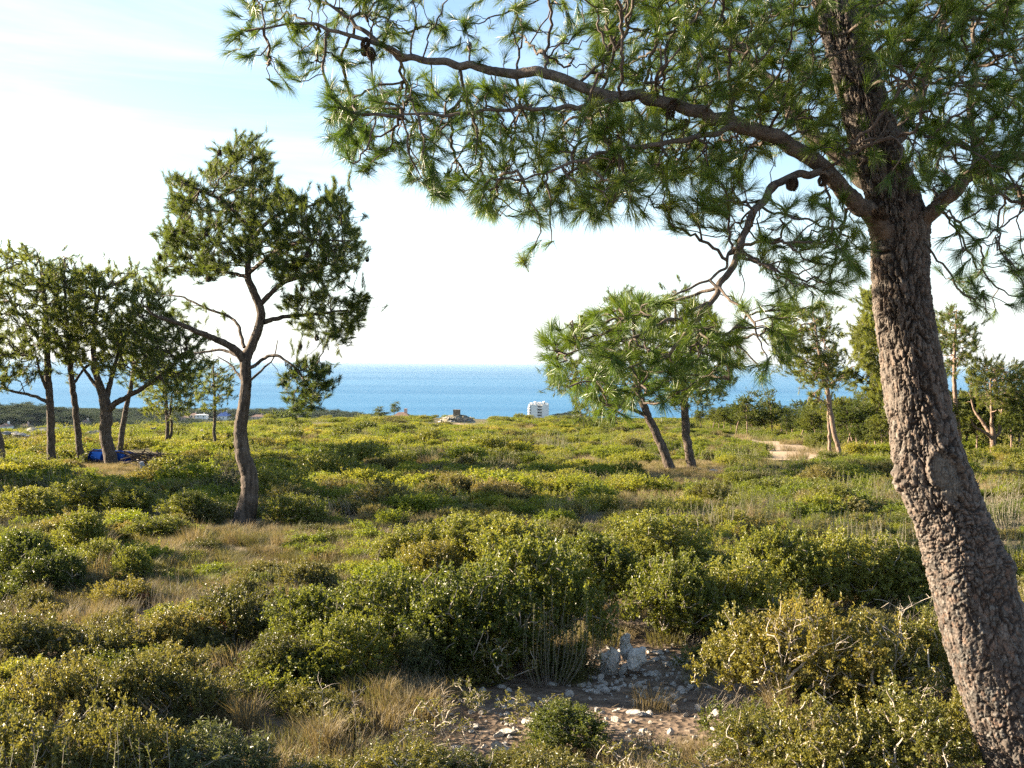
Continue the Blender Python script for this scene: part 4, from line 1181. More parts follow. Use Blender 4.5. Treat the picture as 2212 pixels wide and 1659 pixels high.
SHRUBS = [
    # the big oak thicket in the middle
    ('oak', 1000, 1452, 1165, 330, 'large glossy green oak bush at the front of the thicket left of the cairn', 0),
    ('oak', 1165, 1425, 1105, 340, 'tallest glossy oak bush in the middle of the thicket, right behind the grey green shoots', 1),
    ('oak', 860, 1430, 1200, 280, 'glossy oak bush at the left end of the thicket beside the tan grass', 2),
    ('oak', 1300, 1345, 1118, 260, 'oak bush of the thicket rising behind the rock cairn on its left', 3),
    ('oak', 1440, 1395, 1150, 250, 'dark oak bush directly behind the rock cairn', 4),
    ('oak', 1565, 1375, 1165, 250, 'oak bush behind the bare stones right of the cairn', 0),
    ('oak', 1690, 1330, 1100, 260, 'dark shaded oak bush behind the yellowing oaks, left of two', 1),
    ('oak', 1850, 1325, 1120, 280, 'dark shaded oak bush behind the yellowing oaks, nearer the big trunk', 2),
    ('oak', 1980, 1320, 1150, 220, 'dark bush touching the left side of the big pine trunk', 3),
    ('oak', 985, 1225, 1085, 230, 'small dark oak bush behind the thicket with tips catching the light', 4),
    ('oak', 880, 1225, 1110, 180, 'low shaded bush at the back left of the thicket beside the tree shadow', 0),
    ('oak', 1130, 1260, 1090, 260, 'leafy oak bush at the back of the thicket in the centre of the view', 1),
    ('oak', 1430, 1250, 1085, 250, 'dark oak bush in the tree shadow behind the thicket on the right', 2),
    # yellowing oaks in front of the big pine
    ('gold', 1600, 1520, 1275, 270, 'yellowing oak bush right of the stones, at the left end of its row', 0),
    ('gold', 1730, 1545, 1245, 300, 'yellowing oak bush with pale bare stems, middle of the row before the big pine', 1),
    ('gold', 1890, 1545, 1250, 300, 'yellowing oak bush in the row before the big pine, second from the trunk', 2),
    ('gold', 2010, 1540, 1275, 240, 'yellowing oak bush leaning against the big pine trunk', 3),
    ('gold', 1640, 1690, 1500, 280, 'low yellowing oak bush at the bottom of the view right of the stony clearing', 1),
    ('gold', 1790, 1720, 1440, 320, 'yellowing oak bush at the bottom edge halfway between clearing and trunk', 2),
    ('gold', 1950, 1730, 1430, 330, 'yellowing oak bush at the bottom edge beside the foot of the big pine', 0),
    ('gold', 2075, 1700, 1450, 220, 'narrow yellowing oak bush tucked against the lower trunk', 3),
    # around the stony clearing
    ('oak', 1235, 1635, 1500, 250, 'small round dark green bush in front of the stony clearing', 3),
    ('spar', 950, 1600, 1475, 150, 'sparse young oak with yellow leaves in front of the clearing', 0),
    ('spar', 1150, 1580, 1455, 150, 'sparse young oak between the clearing and the small round bush', 1),
    ('gold', 850, 1740, 1585, 300, 'low yellow oak growth along the bottom edge left of the clearing', 1),
    ('gold', 1010, 1720, 1590, 240, 'low yellow oak growth along the bottom edge below the flat white stones', 2),
    ('low', 1180, 1730, 1600, 260, 'low brownish growth along the bottom edge below the small round bush', 0),
    ('rose', 1185, 1480, 1270, 150, 'upright grey green shoots in front of the oak thicket', 0),
    ('rose', 1270, 1455, 1290, 120, 'upright grey green shoots just left of the rock cairn', 1),
    ('spar', 1075, 1475, 1300, 170, 'thin oak with pale bare twigs in front of the thicket', 2),
    ('thin', 925, 1470, 1330, 140, 'thin grey green shrub at the foot of the thicket on its left', 0),
    ('gold', 690, 1740, 1610, 220, 'low yellow oak growth at the bottom edge beside the narrow leaved bush', 2),
    ('gold', 930, 1690, 1585, 150, 'small yellow oak at the bottom edge under the sparse young oak', 0),
    ('gold', 1110, 1700, 1590, 150, 'small yellow oak at the bottom edge in front of the flat white stones', 3),
    ('spar', 1345, 1690, 1570, 150, 'thin low oak sprigs at the bottom edge right of the small round bush', 0),
    ('spar', 1480, 1710, 1560, 170, 'thin low oak sprigs at the bottom edge among the dry grass', 1),
    ('spar', 1030, 1540, 1440, 110, 'thin yellow oak sprig at the back of the clearing beside the tussocks', 2),
    ('low', 700, 1560, 1480, 150, 'low bronze oak tuft between the tan tussocks', 1),
    # bottom left
    ('low', 80, 1740, 1490, 360, 'big dark bronze oak bush filling the bottom left corner', 3),
    ('low', 275, 1720, 1500, 260, 'dark bronze oak bush at the bottom edge next to the corner bush', 0),
    ('thin', 500, 1720, 1545, 330, 'rounded olive green bush with narrow leaves at the bottom edge', 0),
    ('low', 120, 1550, 1390, 240, 'brownish oak bush at the left edge above the corner bush', 1),
    ('low', 300, 1555, 1400, 230, 'brownish oak bush second from the left edge above the corner bush', 2),
    ('low', 455, 1550, 1425, 200, 'brownish oak bush left of the tan tussock in the foreground', 3),
    ('low', 60, 1425, 1305, 230, 'low bronze green bush at the left edge below the round bushes', 0),
    ('low', 220, 1435, 1325, 210, 'low bronze green bush below the pale dry stalks', 1),
    ('low', 380, 1415, 1300, 210, 'low bronze green bush below the tan grass, left of the red leaves', 2),
    ('low', 530, 1380, 1245, 220, 'bronze green bush reaching up to the tan grass', 3),
    ('oak', 690, 1410, 1235, 260, 'leafy olive bush between the bronze bushes and the oak thicket', 1),
    ('low', 610, 1475, 1350, 190, 'low olive bush in front of the leafy one left of the thicket', 0),
    ('oak', 760, 1475, 1300, 210, 'dark leafy bush at the left foot of the thicket', 2),
    ('red', 470, 1375, 1305, 110, 'small shrub with red leaves among the bronze green bushes', 0),
    ('red', 320, 1310, 1265, 60, 'tiny shrub with red leaves beside the stony patch on the left', 0),
    # round bushes on the left
    ('oak', 60, 1270, 1120, 190, 'dark round bush at the left edge, in the second row', 3),
    ('oak', 165, 1215, 1075, 150, 'bright round bush left of the tan grass, tallest of the left bushes', 4),
    ('oak', 105, 1290, 1160, 170, 'dark round bush in front of the bright round one at the left', 0),
    ('oak', 225, 1240, 1150, 110, 'small round bush between the bright round bush and the tan grass', 2),
    ('oak', 290, 1265, 1160, 100, 'dark little bush at the left end of the tan grass', 1),
    ('rose', 180, 1285, 1190, 80, 'grey green spiky plant below the left round bushes', 2),
    ('rose', 245, 1265, 1195, 75, 'pale green spiky plant beside the stony patch on the left', 0),
    ('oak', 75, 1125, 1035, 170, 'broad olive bush at the left, in front of the left clump of pines', 1),
    ('oak', 195, 1115, 1020, 170, 'broad olive bush right below the blue barrel', 2),
    ('oak', 290, 1120, 1035, 150, 'dark shaded bush below and right of the blue barrel', 3),
    ('oak', 395, 1130, 1045, 150, 'leafy bush between the blue barrel and the crooked pine', 4),
    ('oak', 335, 1165, 1100, 150, 'low leafy bush at the top edge of the tan grass', 0),
    ('low', 430, 1130, 1070, 130, 'low golden bush just left of the foot of the crooked pine', 1),
    ('oak', 640, 1140, 1055, 150, 'round grey green bush right of the foot of the crooked pine', 2),
    ('oak', 600, 1122, 1075, 70, 'small bush touching the crooked pine foot on the right', 3),
    # right of the middle
    ('rose', 1640, 1140, 1045, 130, 'feathery grey green bush in the sunny scrub right of the middle', 1),
    ('oak', 1790, 1110, 1030, 130, 'bright leafy bush in the scrub left of the big trunk', 4),
    ('rose', 1900, 1215, 1105, 140, 'feathery green bush beside the big trunk, lower of two', 2),
    ('rose', 1830, 1190, 1085, 120, 'feathery bush with pale flowers left of the big trunk', 0),
    ('rose', 1740, 1180, 1090, 120, 'feathery pale bush in front of the dark shaded oaks', 1),
    ('rose', 1545, 1150, 1070, 120, 'feathery bush at the right end of the tree shadow', 2),
    ('rose', 2180, 1150, 1035, 130, 'feathery bush with pale flowers right of the big trunk', 0),
    ('rose', 2210, 1230, 1090, 130, 'feathery flowering bush at the right edge, lower of two', 1),
    ('gold', 2215, 1400, 1240, 80, 'oak leaves showing at the right edge beside the trunk', 0),
]
for k, x, yb, yt, w, lab, i in SHRUBS:
    shrub(k, i, x, yb, yt, w, lab, 'oak_bush' if k in ('oak', 'gold', 'low', 'spar') else 'rosemary_bush' if k == 'rose' else 'shrub', 'bush' if k != 'red' else 'shrub')

DEADS = [(700, 1640, 1490, 'bare grey dead sapling at the left of the stony clearing, tallest of the dead ones', 0), (770, 1610, 1500, 'bare dead sapling in front of the tan tussocks left of the clearing', 1),
         (1120, 1440, 1225, 'pale dead twigs sticking up out of the oak thicket', 2), (960, 1600, 1500, 'bare twigs behind the sparse young oak', 0), (1690, 1560, 1330, 'bare pale stem among the yellowing oaks, left of three', 1),
         (1790, 1570, 1390, 'bare pale stem with short side twigs, middle of three among the yellowing oaks', 2), (1935, 1560, 1320, 'bare pale stem among the yellowing oaks nearest the trunk', 0), (1960, 1700, 1480, 'bare twigs among the oak growth beside the foot of the big pine', 1)]
for x, yb, yt, lab, i in DEADS:
    p = G(x, yb); h = P(x, yt, p[1])[2] - p[2]
    o = obj('dead_shrub', DEADM[i], None, p, x * .7, h / .85)
    tag(o, lab, 'dead shrub', 'bare dead twigs')

# ------------------------------------------------------------------ plants nobody counts (scattered)
def scatter(name, me_list, pts, scl, rot, idx, label, cat):
    """one object: every point carries a copy of one of the plants in me_list"""
    me = bpy.data.meshes.new(name)
    me.vertices.add(len(pts))
    me.vertices.foreach_set('co', np.asarray(pts, np.float32).ravel())
    for k, typ, data in (('scl', 'FLOAT_VECTOR', scl), ('rot', 'FLOAT_VECTOR', rot)):
        a = me.attributes.new(k, typ, 'POINT'); a.data.foreach_set('vector', np.asarray(data, np.float32).ravel())
    a = me.attributes.new('idx', 'INT', 'POINT'); a.data.foreach_set('value', np.asarray(idx, np.int32))
    o = obj(name, me)
    tag(o, label, cat, None, 'stuff')
    ng = bpy.data.node_groups.new(name, 'GeometryNodeTree')
    ng.interface.new_socket('Geometry', in_out='INPUT', socket_type='NodeSocketGeometry')
    ng.interface.new_socket('Geometry', in_out='OUTPUT', socket_type='NodeSocketGeometry')
    gi = ng.nodes.new('NodeGroupInput'); go = ng.nodes.new('NodeGroupOutput')
    jn = ng.nodes.new('GeometryNodeJoinGeometry')
    def attr(nm, t):
        n = ng.nodes.new('GeometryNodeInputNamedAttribute'); n.data_type = t; n.inputs[0].default_value = nm
        return n.outputs[0]
    for i, m in enumerate(me_list):
        src = bpy.data.objects.new(name + '_plant', m)
        oi = ng.nodes.new('GeometryNodeObjectInfo'); oi.inputs[0].default_value = src
        ip = ng.nodes.new('GeometryNodeInstanceOnPoints')
        cmp_ = ng.nodes.new('FunctionNodeCompare'); cmp_.data_type = 'INT'; cmp_.operation = 'EQUAL'
        ng.links.new(attr('idx', 'INT'), cmp_.inputs[2]); cmp_.inputs[3].default_value = i
        ng.links.new(gi.outputs[0], ip.inputs['Points'])
        ng.links.new(cmp_.outputs[0], ip.inputs['Selection'])
        ng.links.new(oi.outputs['Geometry'], ip.inputs['Instance'])
        ng.links.new(attr('rot', 'FLOAT_VECTOR'), ip.inputs['Rotation'])
        ng.links.new(attr('scl', 'FLOAT_VECTOR'), ip.inputs['Scale'])
        ng.links.new(ip.outputs[0], jn.inputs[0])
    ng.links.new(jn.outputs[0], go.inputs[0])
    md = o.modifiers.new('scatter', 'NODES'); md.node_group = ng
    return o

CLEAR = [(900, 1800), (900, 1560), (985, 1490), (1200, 1480), (1290, 1415), (1310, 1385), (1480, 1380), (1505, 1470), (1590, 1520), (1590, 1600), (1560, 1800)]
TAN = [(130, 1275), (230, 1215), (330, 1165), (480, 1145), (640, 1130), (850, 1125), (850, 1240), (720, 1275), (560, 1260), (420, 1310), (200, 1310)]
PATCH = [(80, 1262), (330, 1255), (330, 1300), (80, 1300)]
GRAVEL2 = [(630, 936), (700, 917), (700, 930), (650, 950)]
ROAD = [(1540, 941), (1600, 941), (1680, 952), (1785, 976), (1795, 1000), (1700, 1012), (1655, 1008), (1655, 985), (1650, 972), (1570, 957)]

def wedge(n, d0, d1, m=3.0):
    y = np.sqrt(rng.uniform(d0 ** 2, d1 ** 2, n))
    x = (0.58 * y + m) * rng.uniform(-1, 1, n)
    return x, y
def picture_of_ground(x, y):
    return to_picture(np.stack([x, y, ground_z(x, y)], 1))

HEATHS = [bush(300 + i, 9, 330, 9, .055, .022, flat=.48, spray=.14, with_stems=False, upw=.9) for i in range(4)]
HEATH = [one(l, s, 'heath', 'stem', 'scrub_plant') for l, s in HEATHS]
BROOMS = [shoots(320 + i, 46, .55, 34, .055, .012, r0=.34, lean=.6) for i in range(2)]
BROOM = [one(l, s, 'heath', 'stem', 'scrub_plant') for l, s in BROOMS]
OAKLET = [one(*bush(340 + i, 7, 330, 16, .036, .022, flat=.62, spray=.13, with_stems=False), 'oak', 'stem', 'scrub_plant') for i in range(2)]
LOWLET = [one(*LOWS[i], 'bronze' if i else 'oak_gold', 'stem', 'scrub_plant') for i in range(3)]
ROSELET = [one(*shoots(350, 40, .7, 60, .035, .006, r0=.3, lean=.5), 'rosemary', 'stem', 'scrub_plant')]
CROOK = [(455, 1120), (620, 1120), (640, 1235), (430, 1235)]
BARREL = [(150, 985), (360, 985), (350, 1040), (190, 1035)]
TWINS = [(1370, 960), (1570, 960), (1570, 1060), (1370, 1060)]
MOUND = [(930, 905), (1055, 905), (1065, 922), (925, 922)]
HEATHER = [one(*shoots(360 + i, 80, .5, 46, .014, .005, r0=.42, lean=.45), 'heather', 'stem', 'scrub_plant') for i in range(2)]
FIELD = HEATH + BROOM + OAKLET + LOWLET + ROSELET + HEATHER          # 0-3, 4-5, 6-7, 8-10, 11

def field():
    Ps, Ss, Is = [], [], []
    def put(n, d0, d1, s0, s1, weights, reject, mtall=(.7, 1.2), keep=None):
        x, y = wedge(n, d0, d1)
        px, py = picture_of_ground(x, y)
        ok = np.ones(n, bool)
        for r in reject:
            ok &= ~inside(r, px, py)
        if keep is not None:
            ok &= keep(x, y, px, py)
        # leave lanes and gaps: scrub grows in drifts
        g = np.sin(x * .9 + 1.7 * np.sin(y * .31)) * np.sin(y * .55 + 1.1 * np.sin(x * .4))
        ok &= (g > -.72) | (rng.random(n) < .3)
        x, y = x[ok], y[ok]
        k = len(x)
        s = rng.uniform(s0, s1, k) * np.exp(rng.normal(scale=.18, size=k))
        h = s * rng.uniform(*mtall, k)
        Ps.append(np.stack([x, y, ground_z(x, y) - .02], 1)); Ss.append(np.stack([s, s, h], 1))
        weights = list(weights) + [0] * (14 - len(weights))
        Is.append(rng.choice(14, k, p=np.array(weights) / sum(weights)))
    near = [0, 0, 0, 0, 0, 0, 1, 1, 2, 2, 2, .8, 4, 4]
    put(1350, 3.4, 9.5, .22, .48, near, [CLEAR, TAN, PATCH], (.6, .95))
    put(720, 9, 16, .3, .62, [.5, .5, .5, .5, .4, .4, 1.5, 1.5, 2, 2, 2, .8, 2, 2], [TAN, PATCH, CLEAR, CROOK], (.6, .95))
    put(1700, 9, 14.5, .18, .46, [2, 2, 2, 2, .8, .8, .4, .4, 1, 1, 1, .8], [PATCH, CLEAR, CROOK], (.6, .9))
    mid = [2, 2, 2, 2, 1.4, 1.4, 1.2, 1.2, 1.2, 1.2, 1.2, .6, 1.2, 1.2]
    put(1500, 15, 32, .5, 1.0, mid, [ROAD, BARREL, TWINS], (.5, .8))
    put(3600, 32, 80, .6, 1.3, [2.5, 2.5, 2.5, 2.5, 1.6, 1.6, .7, .7, .5, .5, .5, .4], [ROAD, GRAVEL2, BARREL], (.55, .85))
    put(9500, 80, 270, 1.0, 2.3, [3, 3, 3, 3, 1.5, 1.5, .5, .5, .2, .2, .2, .2], [MOUND], (.3, .6))
    # darker taller bushes dotted over the field
    put(90, 18, 60, 1.0, 1.7, [0, 0, 0, 0, .4, .4, 2, 2, 0, 0, 0, .4], [ROAD, TWINS, BARREL], (.6, .9))
    put(120, 60, 210, 1.4, 2.6, [0, 0, 0, 0, .3, .3, 2, 2, 0, 0, 0, 0], [MOUND], (.5, .8))
    # undergrowth below the pines on the right and on the left
    put(420, 36, 95, .8, 1.5, [0, 0, 0, 0, .5, .5, 3, 3, 0, 0, 0, .3], [ROAD], (.55, 1.0), lambda x, y, px, py: (px > 1540) & (y > np.interp(px, [1540, 1750, 1830, 2300], [82, 68, 50, 42])))
    put(160, 22, 34, .7, 1.3, [0, 0, 0, 0, .5, .5, 3, 3, 0, 0, 0, .5], [], (.5, .9), lambda x, y, px, py: px < 160)
    P_ = np.vstack(Ps); S_ = np.vstack(Ss); I_ = np.concatenate(Is)
    n = len(P_)
    R = np.stack([rng.normal(scale=.06, size=n), rng.normal(scale=.06, size=n), rng.uniform(0, 2 * PI, n)], 1)
    scatter('scrub', FIELD, P_, S_, R, I_, 'low green and golden scrub covering the slope down to the skyline', 'scrub')
field()

GRASSES = [grass(400 + i, 260, .30, .13) for i in range(3)] + [grass(410, 200, .5, .06, bend=.3)]
GRASSM = [g.build('grass_tuft', M['grass']) for g in GRASSES] + [grass(420 + i, 260, .26, .15).build('grass_tuft', M['grass_green']) for i in range(2)]
def dry_grass():
    Ps, Ss, Is = [], [], []
    def put(n, d0, d1, s0, s1, w, keep, hs=(.7, 1.2)):
        x, y = wedge(n, d0, d1)
        px, py = picture_of_ground(x, y)
        ok = keep(x, y, px, py)
        x, y = x[ok], y[ok]; k = len(x)
        s = rng.uniform(s0, s1, k)
        Ps.append(np.stack([x, y, ground_z(x, y)], 1)); Ss.append(np.stack([s, s, s * rng.uniform(*hs, k)], 1))
        Is.append(rng.choice(6, k, p=np.array(w) / sum(w)))
    put(9000, 8, 16, .9, 1.5, [1.5, 1.5, 1.5, .1, 3.5, 3.5], lambda x, y, px, py: inside(TAN, px, py) & (np.sin(x * 2.3 + np.sin(y * 3)) * np.sin(y * 3.1 + x) > -.5) & (~inside(CROOK, px, py) | (np.sin(x * 9 + y * 5) > -.5)), (.22, .5))
    edge = lambda x, y, px, py: ~inside(CLEAR, px, py) | ((np.sin(x * 5) * np.sin(y * 4 + 1) > .45))
    put(900, 3.4, 9, .6, 1.1, [3, 3, 3, .5, 1.5, 1.5], edge, (.4, .75))
    TUSS = [(450, 1500), (640, 1500), (860, 1480), (980, 1540), (920, 1600), (640, 1590), (430, 1580)]
    put(1200, 3.6, 8, .7, 1.2, [3, 3, 3, .8, .3, .3], lambda x, y, px, py: inside(TUSS, px, py) & (np.sin(x * 4.1) * np.sin(y * 5.3) > -.35), (.3, .6))
    put(500, 3.4, 4.8, .6, 1.0, [3, 3, 3, .5, 1, 1], lambda x, y, px, py: (px > 1150) & (px < 1640) & (py > 1600), (.4, .7))
    put(1700, 9, 32, .8, 1.6, [2, 2, 2, .5, 2, 2], lambda x, y, px, py: (np.sin(x * .8 + 2) * np.sin(y * .6 + x * .3) > .1) & ~inside(CROOK, px, py), (.4, .75))
    put(1500, 30, 90, 1.6, 3.2, [2, 2, 2, .5, 2, 2], lambda x, y, px, py: (np.sin(x * .31 + 2) * np.sin(y * .23 + x * .1) > .25) | (inside([(1540, 940), (1800, 950), (1850, 1000), (1640, 1010)], px, py)), (.4, .7))
    put(12000, 20, 36, .8, 1.3, [2, 2, 2, 0, 3, 3], lambda x, y, px, py: inside(TWINS, px, py) | inside(BARREL, px, py), (.3, .6))
    P_ = np.vstack(Ps); S_ = np.vstack(Ss); I_ = np.concatenate(Is); n = len(P_)
    R = np.stack([rng.normal(scale=.1, size=n), rng.normal(scale=.1, size=n), rng.uniform(0, 2 * PI, n)], 1)
    scatter('dry_grass', GRASSM, P_, S_, R, I_, 'dry tan grass between the bushes and on the open ground', 'grass')
dry_grass()

# ------------------------------------------------------------------ stones
def rock_mesh(seed, rough=.22, name='stone', mat='stone', sub=3):
    import bmesh
    bm = bmesh.new()
    bmesh.ops.create_icosphere(bm, subdivisions=sub, radius=.5)
    r = np.random.default_rng(seed)
    K = r.normal(size=(5, 3)) * 3.2; ph = r.uniform(0, 6, 5)
    pl = unit(r.normal(size=(12, 3))); of = r.uniform(.20, .42, 12)
    for v in bm.verts:
        c = np.array(v.co)
        for n_, o_ in zip(pl, of):                       # broken faces
            d = c @ n_ - o_
            if d > 0: c = c - n_ * d * .95
        c = c * (1 + rough * .5 * float(np.mean(np.sin(K @ c * 2 + ph))) + rough * .16 * float(np.mean(np.sin(K[::-1] @ c * 6 + ph))) + r.normal() * .014)
        v.co = c
    me = bpy.data.meshes.new(name)
    bm.to_mesh(me); bm.free()
    me.materials.append(M[mat])
    return me
ROCKS = [rock_mesh(500 + i, .3) for i in range(7)]
BOULD = [rock_mesh(520 + i, .9, 'boulder', 'grey_stone', 4) for i in range(4)]
OUTC = [rock_mesh(540 + i, 1.2, 'rock_outcrop', 'outcrop', 4) for i in range(4)]
def rock(x, yb, w, h, label, k, name='stone', group='pale stones of the clearing', tmpl=None, sink=.18, rz=None, cat='stone', lift=0.0, deep=.8):
    p = G(x, yb)
    s = w / F * p[1]; sh = h / F * p[1]
    tm = tmpl or ROCKS
    o = obj(name, tm[k % len(tm)], None, p + np.array([0, 0, sh * (.5 - sink) + lift]), k * 1.7 if rz is None else rz, (s * 1.08, s * deep, sh * 1.1))
    tag(o, label, cat, group)
    return o
rock(1322, 1458, 58, 76, 'left leaning boulder of the little rock cairn at the foot of the thicket', 0, 'boulder', 'boulders of the rock cairn', BOULD, .1, .4, 'boulder')
rock(1372, 1460, 62, 74, 'right rounded boulder of the little rock cairn', 1, 'boulder', 'boulders of the rock cairn', BOULD, .1, 1.0, 'boulder')
rock(1348, 1450, 52, 48, 'topmost boulder resting on the two others of the rock cairn', 2, 'boulder', 'boulders of the rock cairn', BOULD, .1, 2.0, 'boulder', lift=0.105)
rock(1347, 1462, 22, 26, 'small wedge stone at the front foot of the rock cairn', 3, 'boulder', 'boulders of the rock cairn', BOULD, .1, 2.0, 'boulder')
STONES = [(1056, 1476, 24, 10, 'small pinkish stone at the back of the clearing, left part'), (1147, 1568, 52, 20, 'large flat white stone in the middle of the clearing'), (1099, 1588, 50, 12, 'long flat white slab in front of the large flat stone'),
          (1026, 1574, 22, 12, 'grey white stone at the left of the clearing'), (1072, 1622, 36, 24, 'pinkish chunky stone at the bottom of the clearing'), (1427, 1518, 66, 18, 'longest white slab, lying in front of the rock cairn'),
          (1375, 1526, 22, 16, 'block of stone at the left end of the longest slab'), (1409, 1462, 36, 14, 'oval stone right below the rock cairn'), (1457, 1538, 24, 22, 'upright stone at the right end of the longest slab'),
          (1373, 1546, 50, 14, 'flat broad stone just below the longest slab'), (1546, 1548, 40, 20, 'pinkish stone at the right of the clearing under the yellowing oak'), (1509, 1534, 22, 18, 'rounded stone near the right edge of the clearing'),
          (1569, 1588, 44, 14, 'flat pink stone at the right end of the clearing, lowest one'), (1470, 1436, 54, 14, 'pale flat slab behind and right of the rock cairn'), (1425, 1412, 30, 8, 'thin pale slab behind the rock cairn'),
          (662, 1632, 22, 14, 'bright white stone at the bottom left of the clearing'), (694, 1648, 30, 14, 'white flat stone beside the dead sapling at the bottom left of the clearing'), (753, 1548, 58, 14, 'pale slab half hidden in the tan tussocks'),
          (1013, 1518, 20, 9, 'small grey stone at the edge of the tussocks'), (885, 1584, 48, 10, 'thin white slab behind the low yellow oak'), (1448, 1590, 22, 18, 'reddish upright stone at the front right of the clearing'),
          (1300, 1470, 26, 16, 'pale stone left of the rock cairn foot'), (1440, 1440, 26, 12, 'pale stone on the right of the cairn, nearest to it'), (1500, 1600, 24, 14, 'white stone among dry grass at the front right')]
for i, (x, y, w, h, lab) in enumerate(STONES):
    rock(x, y, w, h, lab, i)
FIELDSTONES = [(396, 1156, 30, 16, 'pale rounded rock in the tan grass left of the crooked pine'), (1540, 1024, 26, 9, 'white rock in the field right of the mid-field pines, larger of two'), (1572, 1023, 9, 7, 'small white rock in the field right of the mid-field pines'),
               (893, 1026, 30, 9, 'pale rock in the field just beyond the tree shadow'), (300, 1268, 44, 9, 'flat pale rock at the stony patch on the left'), (125, 1280, 64, 12, 'long pale rock slab at the left among dry stalks'), (1610, 1018, 28, 5, 'flat pale rock lying beside the end of the track'),
               (420, 1052, 30, 10, 'pale rock slab left of the crooked pine in the shade'), (350, 1038, 26, 10, 'pale rock near the branch heap by the barrel'), (680, 1142, 40, 7, 'flat white stone right of the crooked pine foot')]
for i, (x, y, w, h, lab) in enumerate(FIELDSTONES):
    rock(x, y, w, h, lab, i + 3, 'rock', 'pale rocks in the field', None, .05, None, 'rock', .03 if y < 1060 else 0)
OUTCROPS = [(48, 962, 60, 10), (75, 950, 50, 12), (110, 943, 46, 10), (152, 938, 36, 8), (130, 931, 34, 5), (22, 955, 40, 8), (205, 950, 40, 7), (330, 940, 22, 5), (450, 925, 14, 4), (325, 924, 14, 3), (436, 945, 16, 4)]
words = ['largest pale outcrop at the far left edge of the slope', 'pale outcrop on the slope between the leftmost pine and the edge', 'pale outcrop right behind the leftmost upright pine', 'pale outcrop between the two first pines of the left clump', 'highest thin outcrop behind the left clump',
         'pale outcrop cut by the left edge of the view', 'grey outcrop left of the blue barrel', 'small outcrop right of the thin leaning pine', 'tiny outcrop beside the small slender pine', 'tiny outcrop high on the slope beyond the thin leaning pine', 'small outcrop left of the small slender pine base']
for i, ((x, y, w, h), lab) in enumerate(zip(OUTCROPS, words)):
    rock(x, y, w, h, lab, i, 'rock_outcrop', 'pale rock outcrops on the left slope', OUTC, .15, .2 * i, 'outcrop', .35, .7)
# loose small stones, each its own
n = 0
while n < 290:
    x = rng.uniform(960, 1590); y = rng.uniform(1390, 1640)
    if not inside(CLEAR, np.array([x]), np.array([y]))[0]: continue
    if x < 1250 and y < 1470: continue
    if n % 2 and not (1270 < x < 1510 and y < 1500): continue
    w = rng.uniform(7, 26) * (.7 if y < 1480 else 1)
    rock(x, y, w * rng.uniform(.8, 1.4), w * rng.uniform(.4, .8), 'small loose pale stone lying on the bare ground of the clearing', n, 'stone', 'small loose stones of the clearing', None, rng.uniform(.22, .45), None, 'stone', 0, rng.uniform(.5, 1.1))
    n += 1
def gravel():
    x, y = wedge(7000, 3.6, 9)
    px, py = picture_of_ground(x, y)
    ok = inside(CLEAR, px, py) | (rng.random(7000) < .05)
    ok &= (np.sin(x * 4.5 + 1) * np.sin(y * 5) + .6 * np.sin(x * 11) * np.sin(y * 9) > -.1)
    x, y = x[ok], y[ok]; k = len(x)
    s = rng.uniform(.008, .045, k) ** 1.0
    scatter('gravel', ROCKS[:3], np.stack([x, y, ground_z(x, y) + s * .2], 1), np.stack([s, s * .8, s * .6], 1), np.stack([0 * x, 0 * x, rng.uniform(0, 6, k)], 1), rng.integers(0, 3, k), 'pale limestone gravel on the bare ground', 'gravel')
    mb = MB()
    x, y = wedge(5200, 3.5, 9)
    px, py = picture_of_ground(x, y)
    ok = inside(CLEAR, px, py) | (rng.random(5200) < .3)
    for a, b in zip(x[ok], y[ok]):
        q = rng.uniform(0, 2 * PI); l = rng.uniform(.02, .10); z = float(ground_z(a, b)) + .008
        e = np.array([math.cos(q) * l, math.sin(q) * l, rng.normal() * .012])
        c = np.array([a, b, z])
        s = np.array([-math.sin(q), math.cos(q), 0]) * rng.uniform(.001, .0028)
        mb.add([c - s, c + s, c + e + s * .5 + [0, 0, .004], c + e - s * .5 + [0, 0, .004]], [(0, 1, 2, 3)], None, rng.random())
    tag(obj('litter', mb.build('litter', M['grass'])), 'dry needles, stalks and twigs strewn on the bare ground', 'litter', None, 'stuff')
gravel()

